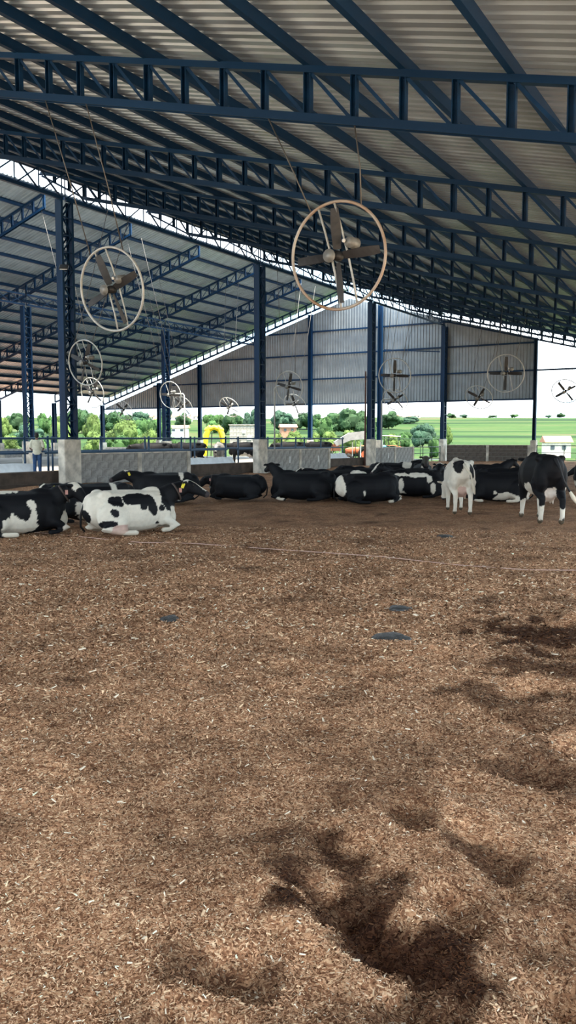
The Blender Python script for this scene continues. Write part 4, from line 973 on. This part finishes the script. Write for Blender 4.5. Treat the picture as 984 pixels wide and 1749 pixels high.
cow((-29.4, 50.0, .30), R_(210), 'black standing cow seen over the second block wall, left of the pair', pose='stand', poll=(1.33, 0, 1.2), hpitch=.8, seed=53, hcol=(K_, 0), group=far, key='s2')
cow((-29.0, 53.2, .30), R_(200), 'black standing cow seen over the second block wall, right of the pair', pose='stand', poll=(1.33, 0, 1.2), hpitch=.8, seed=53, hcol=(K_, 0), group=far, key='s2')

# ------------------------------------------------------------------ person at the feed rail
SKIN = mat('skin', (.20, .11, .075), .6); SHIRT = mat('cream shirt', (.60, .58, .46), .85, 0, .12, 8); JEANS = mat('blue jeans', (.020, .060, .15), .85, 0, .25, 10); HAIR = mat('black hair', (.012, .01, .009), .7)
def person(loc, rz, s=1.0):
    t = thing('person', 'person in cream shirt and blue jeans, back turned, at the feed lane rail', 'person', loc, rz); t.scale = (s, s, s)
    def limbs(g=0.):
        arm = {}
        for q in (-1, 1): arm[q] = [(q*.19, 0, 1.40), (q*.27, -.03, 1.13), (q*.22, .20, 1.02), (q*.20, .27, 1.03)]
        return arm
    A = limbs()
    bm = bmesh.new()
    M = Matrix.Rotation(-PI/2, 4, 'Y')
    def torso(bm, g):
        loft_geo(bm, [(.84, 0, .145+g, .10+g), (.92, 0, .165+g, .115+g), (1.05, 0, .145+g, .10+g), (1.22, 0, .175+g, .115+g), (1.36, 0, .19+g, .105+g), (1.43, 0, .13+g, .08+g), (1.46, 0, .07, .06)], 16, 2.3, Matrix(((0, 1, 0, 0), (0, 0, 1, 0), (1, 0, 0, 0), (0, 0, 0, 1))))
    torso(bm, 0)
    tube_geo(bm, [(0, 0, 1.40), (0, .02, 1.54)], [.06, .055], 10)
    ell_geo(bm, Vector((0, .02, 1.64)), (.078, .098, .118)); ell_geo(bm, Vector((0, .05, 1.57)), (.055, .065, .05))
    ell_geo(bm, Vector((0, .125, 1.625)), (.014, .022, .024)); ell_geo(bm, Vector((0, .105, 1.585)), (.028, .015, .008))
    for q in (-1, 1):
        ell_geo(bm, Vector((q*.082, .01, 1.63)), (.012, .022, .032)); tube_geo(bm, A[q], [.055, .042, .032, .026], 10)
        w0 = Vector(A[q][-1]); ell_geo(bm, w0+Vector((0, .045, 0)), (.022, .045, .038))
        for k, (dz, L) in enumerate(((.030, .065), (.011, .075), (-.010, .07), (-.030, .055))):
            tube_geo(bm, [w0+Vector((0, .08, dz)), w0+Vector((-q*.012, .08+L*.55, dz-.005)), w0+Vector((-q*.04, .08+L*.8, dz-.01))], [.0095, .009, .008], 6)
        tube_geo(bm, [w0+Vector((0, .02, .03)), w0+Vector((-q*.03, .055, .05)), w0+Vector((-q*.045, .085, .045))], [.011, .0105, .009], 6)
        tube_geo(bm, [(q*.09, 0, .88), (q*.10, .01, .48), (q*.105, -.02, .10)], [.085, .055, .04], 10); tube_geo(bm, [(q*.105, -.04, .05), (q*.115, .14, .04)], [.045, .035], 8)
    me = remesh(bm, .012, 3, .4); me.materials.append(SKIN); obj('body', me, t)
    bm = bmesh.new(); torso(bm, .018)
    for q in (-1, 1): tube_geo(bm, [A[q][0], Vector(A[q][0]).lerp(Vector(A[q][1]), .85)], [.078, .066], 10, cap=True)
    me = remesh(bm, .018, 4, .5); me.materials.append(SHIRT); obj('shirt', me, t)
    bm = bmesh.new(); ell_geo(bm, Vector((0, 0, .90)), (.175, .13, .12))
    for q in (-1, 1): tube_geo(bm, [(q*.09, 0, .88), (q*.10, .01, .48), (q*.105, -.015, .10)], [.105, .078, .066], 10)
    me = remesh(bm, .018, 3, .5); me.materials.append(JEANS); obj('trousers', me, t)
    bm = bmesh.new(); ell_geo(bm, Vector((0, -.005, 1.675)), (.09, .105, .10)); ell_geo(bm, Vector((0, -.04, 1.62)), (.085, .07, .09))
    me = remesh(bm, .014, 3, .5); me.materials.append(HAIR); obj('hair', me, t)
    for q in (-1, 1):
        bm = bmesh.new(); ell_geo(bm, Vector((q*.030, .107, 1.645)), (.012, .008, .008)); bm_obj('eye', bm, EYEM, t, smooth=True)
        bm = bmesh.new(); tube_geo(bm, [(q*.105, -.05, .05), (q*.115, .16, .045)], [.056, .046], 10); bm_obj('boot', bm, BLACK, t, smooth=True)
person((-24.03, 22.1, .555), .75, .90)

# ------------------------------------------------------------------ small things on the bedding
def gz(x, y): return float(ground_z(np.array([x]), np.array([y]))[0])
DUNG = mat('wet dung', (.040, .040, .040), .35, 0, .35, 12, .8, 40)
def dung(px, py, rx, ry, label):
    x, y = on_ground(px, py); bm = bmesh.new()
    ell_geo(bm, Vector((0, 0, 0)), (rx, ry, .035)); bmesh.ops.subdivide_edges(bm, edges=bm.edges[:], cuts=1, use_grid_fill=True)
    for v in bm.verts:
        n_ = float(fbm(np.array([v.co.x*14+x*7]), np.array([v.co.y*14]), 3)[0])-.45; v.co.x *= 1+n_*.5; v.co.y *= 1+n_*.5; v.co.z += n_*.03
    o = bm_obj('dung_pat', bm, DUNG, loc=(x, y, gz(x, y)+.012), rot=(0, 0, CAMYAW), smooth=True)
    tag(o, label, 'dung', 'dung pats on the bedding')
dung(668, 1090, .19, .20, 'dark grey dung pat, larger of the two right of the middle of the bedding')
dung(683, 1043, .13, .13, 'small dark dung pat just beyond the larger one')
dung(760, 918, .16, .2, 'dark dung pat far out in front of the standing white cow')
dung(290, 1060, .10, .14, 'faint dark dung pat left of the middle of the bedding')
rp_ = []
for px, py in ((30, 908), (90, 912), (160, 919), (240, 926), (330, 931), (430, 938), (540, 946), (650, 955), (780, 966), (900, 972), (1010, 977)):
    x, y = on_ground(px, py); rp_.append((x, y, gz(x, y)+.022))
o = tube_obj('cord', rp_, .006, mat('pink cord', (.55, .36, .30), .8), n=6); tag(o, 'thin pale pink cord stretched across the bedding in front of the cows', 'cord')

# ------------------------------------------------------------------ loose wood chips on the near bedding (uncountable)
def chips(name, label, n, dmin, dmax, size, palette, weights, lift, seed, power=1.0, flat=.35):
    r = np.random.default_rng(seed)
    # spread over the floor around the camera, denser close by
    d = dmin*(dmax/dmin)**(r.random(n)**power); a = CAMYAW + r.uniform(-.52, .52, n)
    X = -np.sin(a)*d; Y = np.cos(a)*d
    ok = (X < 1.25) & (X > -21); X, Y, d = X[ok], Y[ok], d[ok]; n = len(X)
    Z = ground_z(X, Y)
    s = size*(.55 + r.random(n)**2*1.1)*np.clip(d/4.5, .85, 2.2)
    L = s*r.uniform(.8, 1.5, n); B = s*r.uniform(.16, .50, n); Tk = s*r.uniform(.08, .2, n)
    yaw = r.uniform(0, 2*PI, n); pit = r.normal(0, flat, n); rol = r.normal(0, flat, n)
    cx, sx = np.cos(yaw), np.sin(yaw); cp, sp = np.cos(pit), np.sin(pit); cr, sr = np.cos(rol), np.sin(rol)
    ux = np.stack([cx*cp, sx*cp, -sp], 1); uy = np.stack([cx*sp*sr-sx*cr, sx*sp*sr+cx*cr, cp*sr], 1); uz = np.cross(ux, uy)
    C = np.stack([X, Y, Z + lift*r.random(n) + np.abs(sp)*L*.25], 1)
    sg = np.array([(-1, -1, -1), (1, -.6, -1), (.85, .8, -1), (-.9, 1, -1), (-1, -1, 1), (1, -.6, 1), (.85, .8, 1), (-.9, 1, 1)], float)
    Vv = C[:, None, :] + sg[None, :, 0:1]*(ux*L[:, None]*.5)[:, None, :] + sg[None, :, 1:2]*(uy*B[:, None]*.5)[:, None, :] + sg[None, :, 2:3]*(uz*Tk[:, None]*.5)[:, None, :]
    q = np.array([(4, 5, 6, 7), (0, 1, 5, 4), (2, 3, 7, 6)])
    Ff = (np.arange(n)[:, None, None]*8 + q[None]).reshape(-1, 4)
    pc = np.array(palette)[r.choice(len(palette), n, p=weights)]*r.uniform(.75, 1.25, (n, 1))
    mo_ = moist_shade(X, Y)[:, None]; pc = pc*((1-mo_) + mo_*np.array([[.12, .085, .07]]))  # chips take on the same damp and painted hollow shade
    pc = np.repeat(np.clip(pc, 0, .9), 8, 0)
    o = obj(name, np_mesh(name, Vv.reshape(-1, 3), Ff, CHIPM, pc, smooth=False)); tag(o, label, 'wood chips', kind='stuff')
CHIPM = mat('wood chip', (1, 1, 1), 1.0, 0, .15, 60, attr='Col', spec=.05)
PAL = [(.60, .345, .205), (.39, .208, .118), (.11, .05, .026), (.80, .54, .34), (.92, .76, .58)]
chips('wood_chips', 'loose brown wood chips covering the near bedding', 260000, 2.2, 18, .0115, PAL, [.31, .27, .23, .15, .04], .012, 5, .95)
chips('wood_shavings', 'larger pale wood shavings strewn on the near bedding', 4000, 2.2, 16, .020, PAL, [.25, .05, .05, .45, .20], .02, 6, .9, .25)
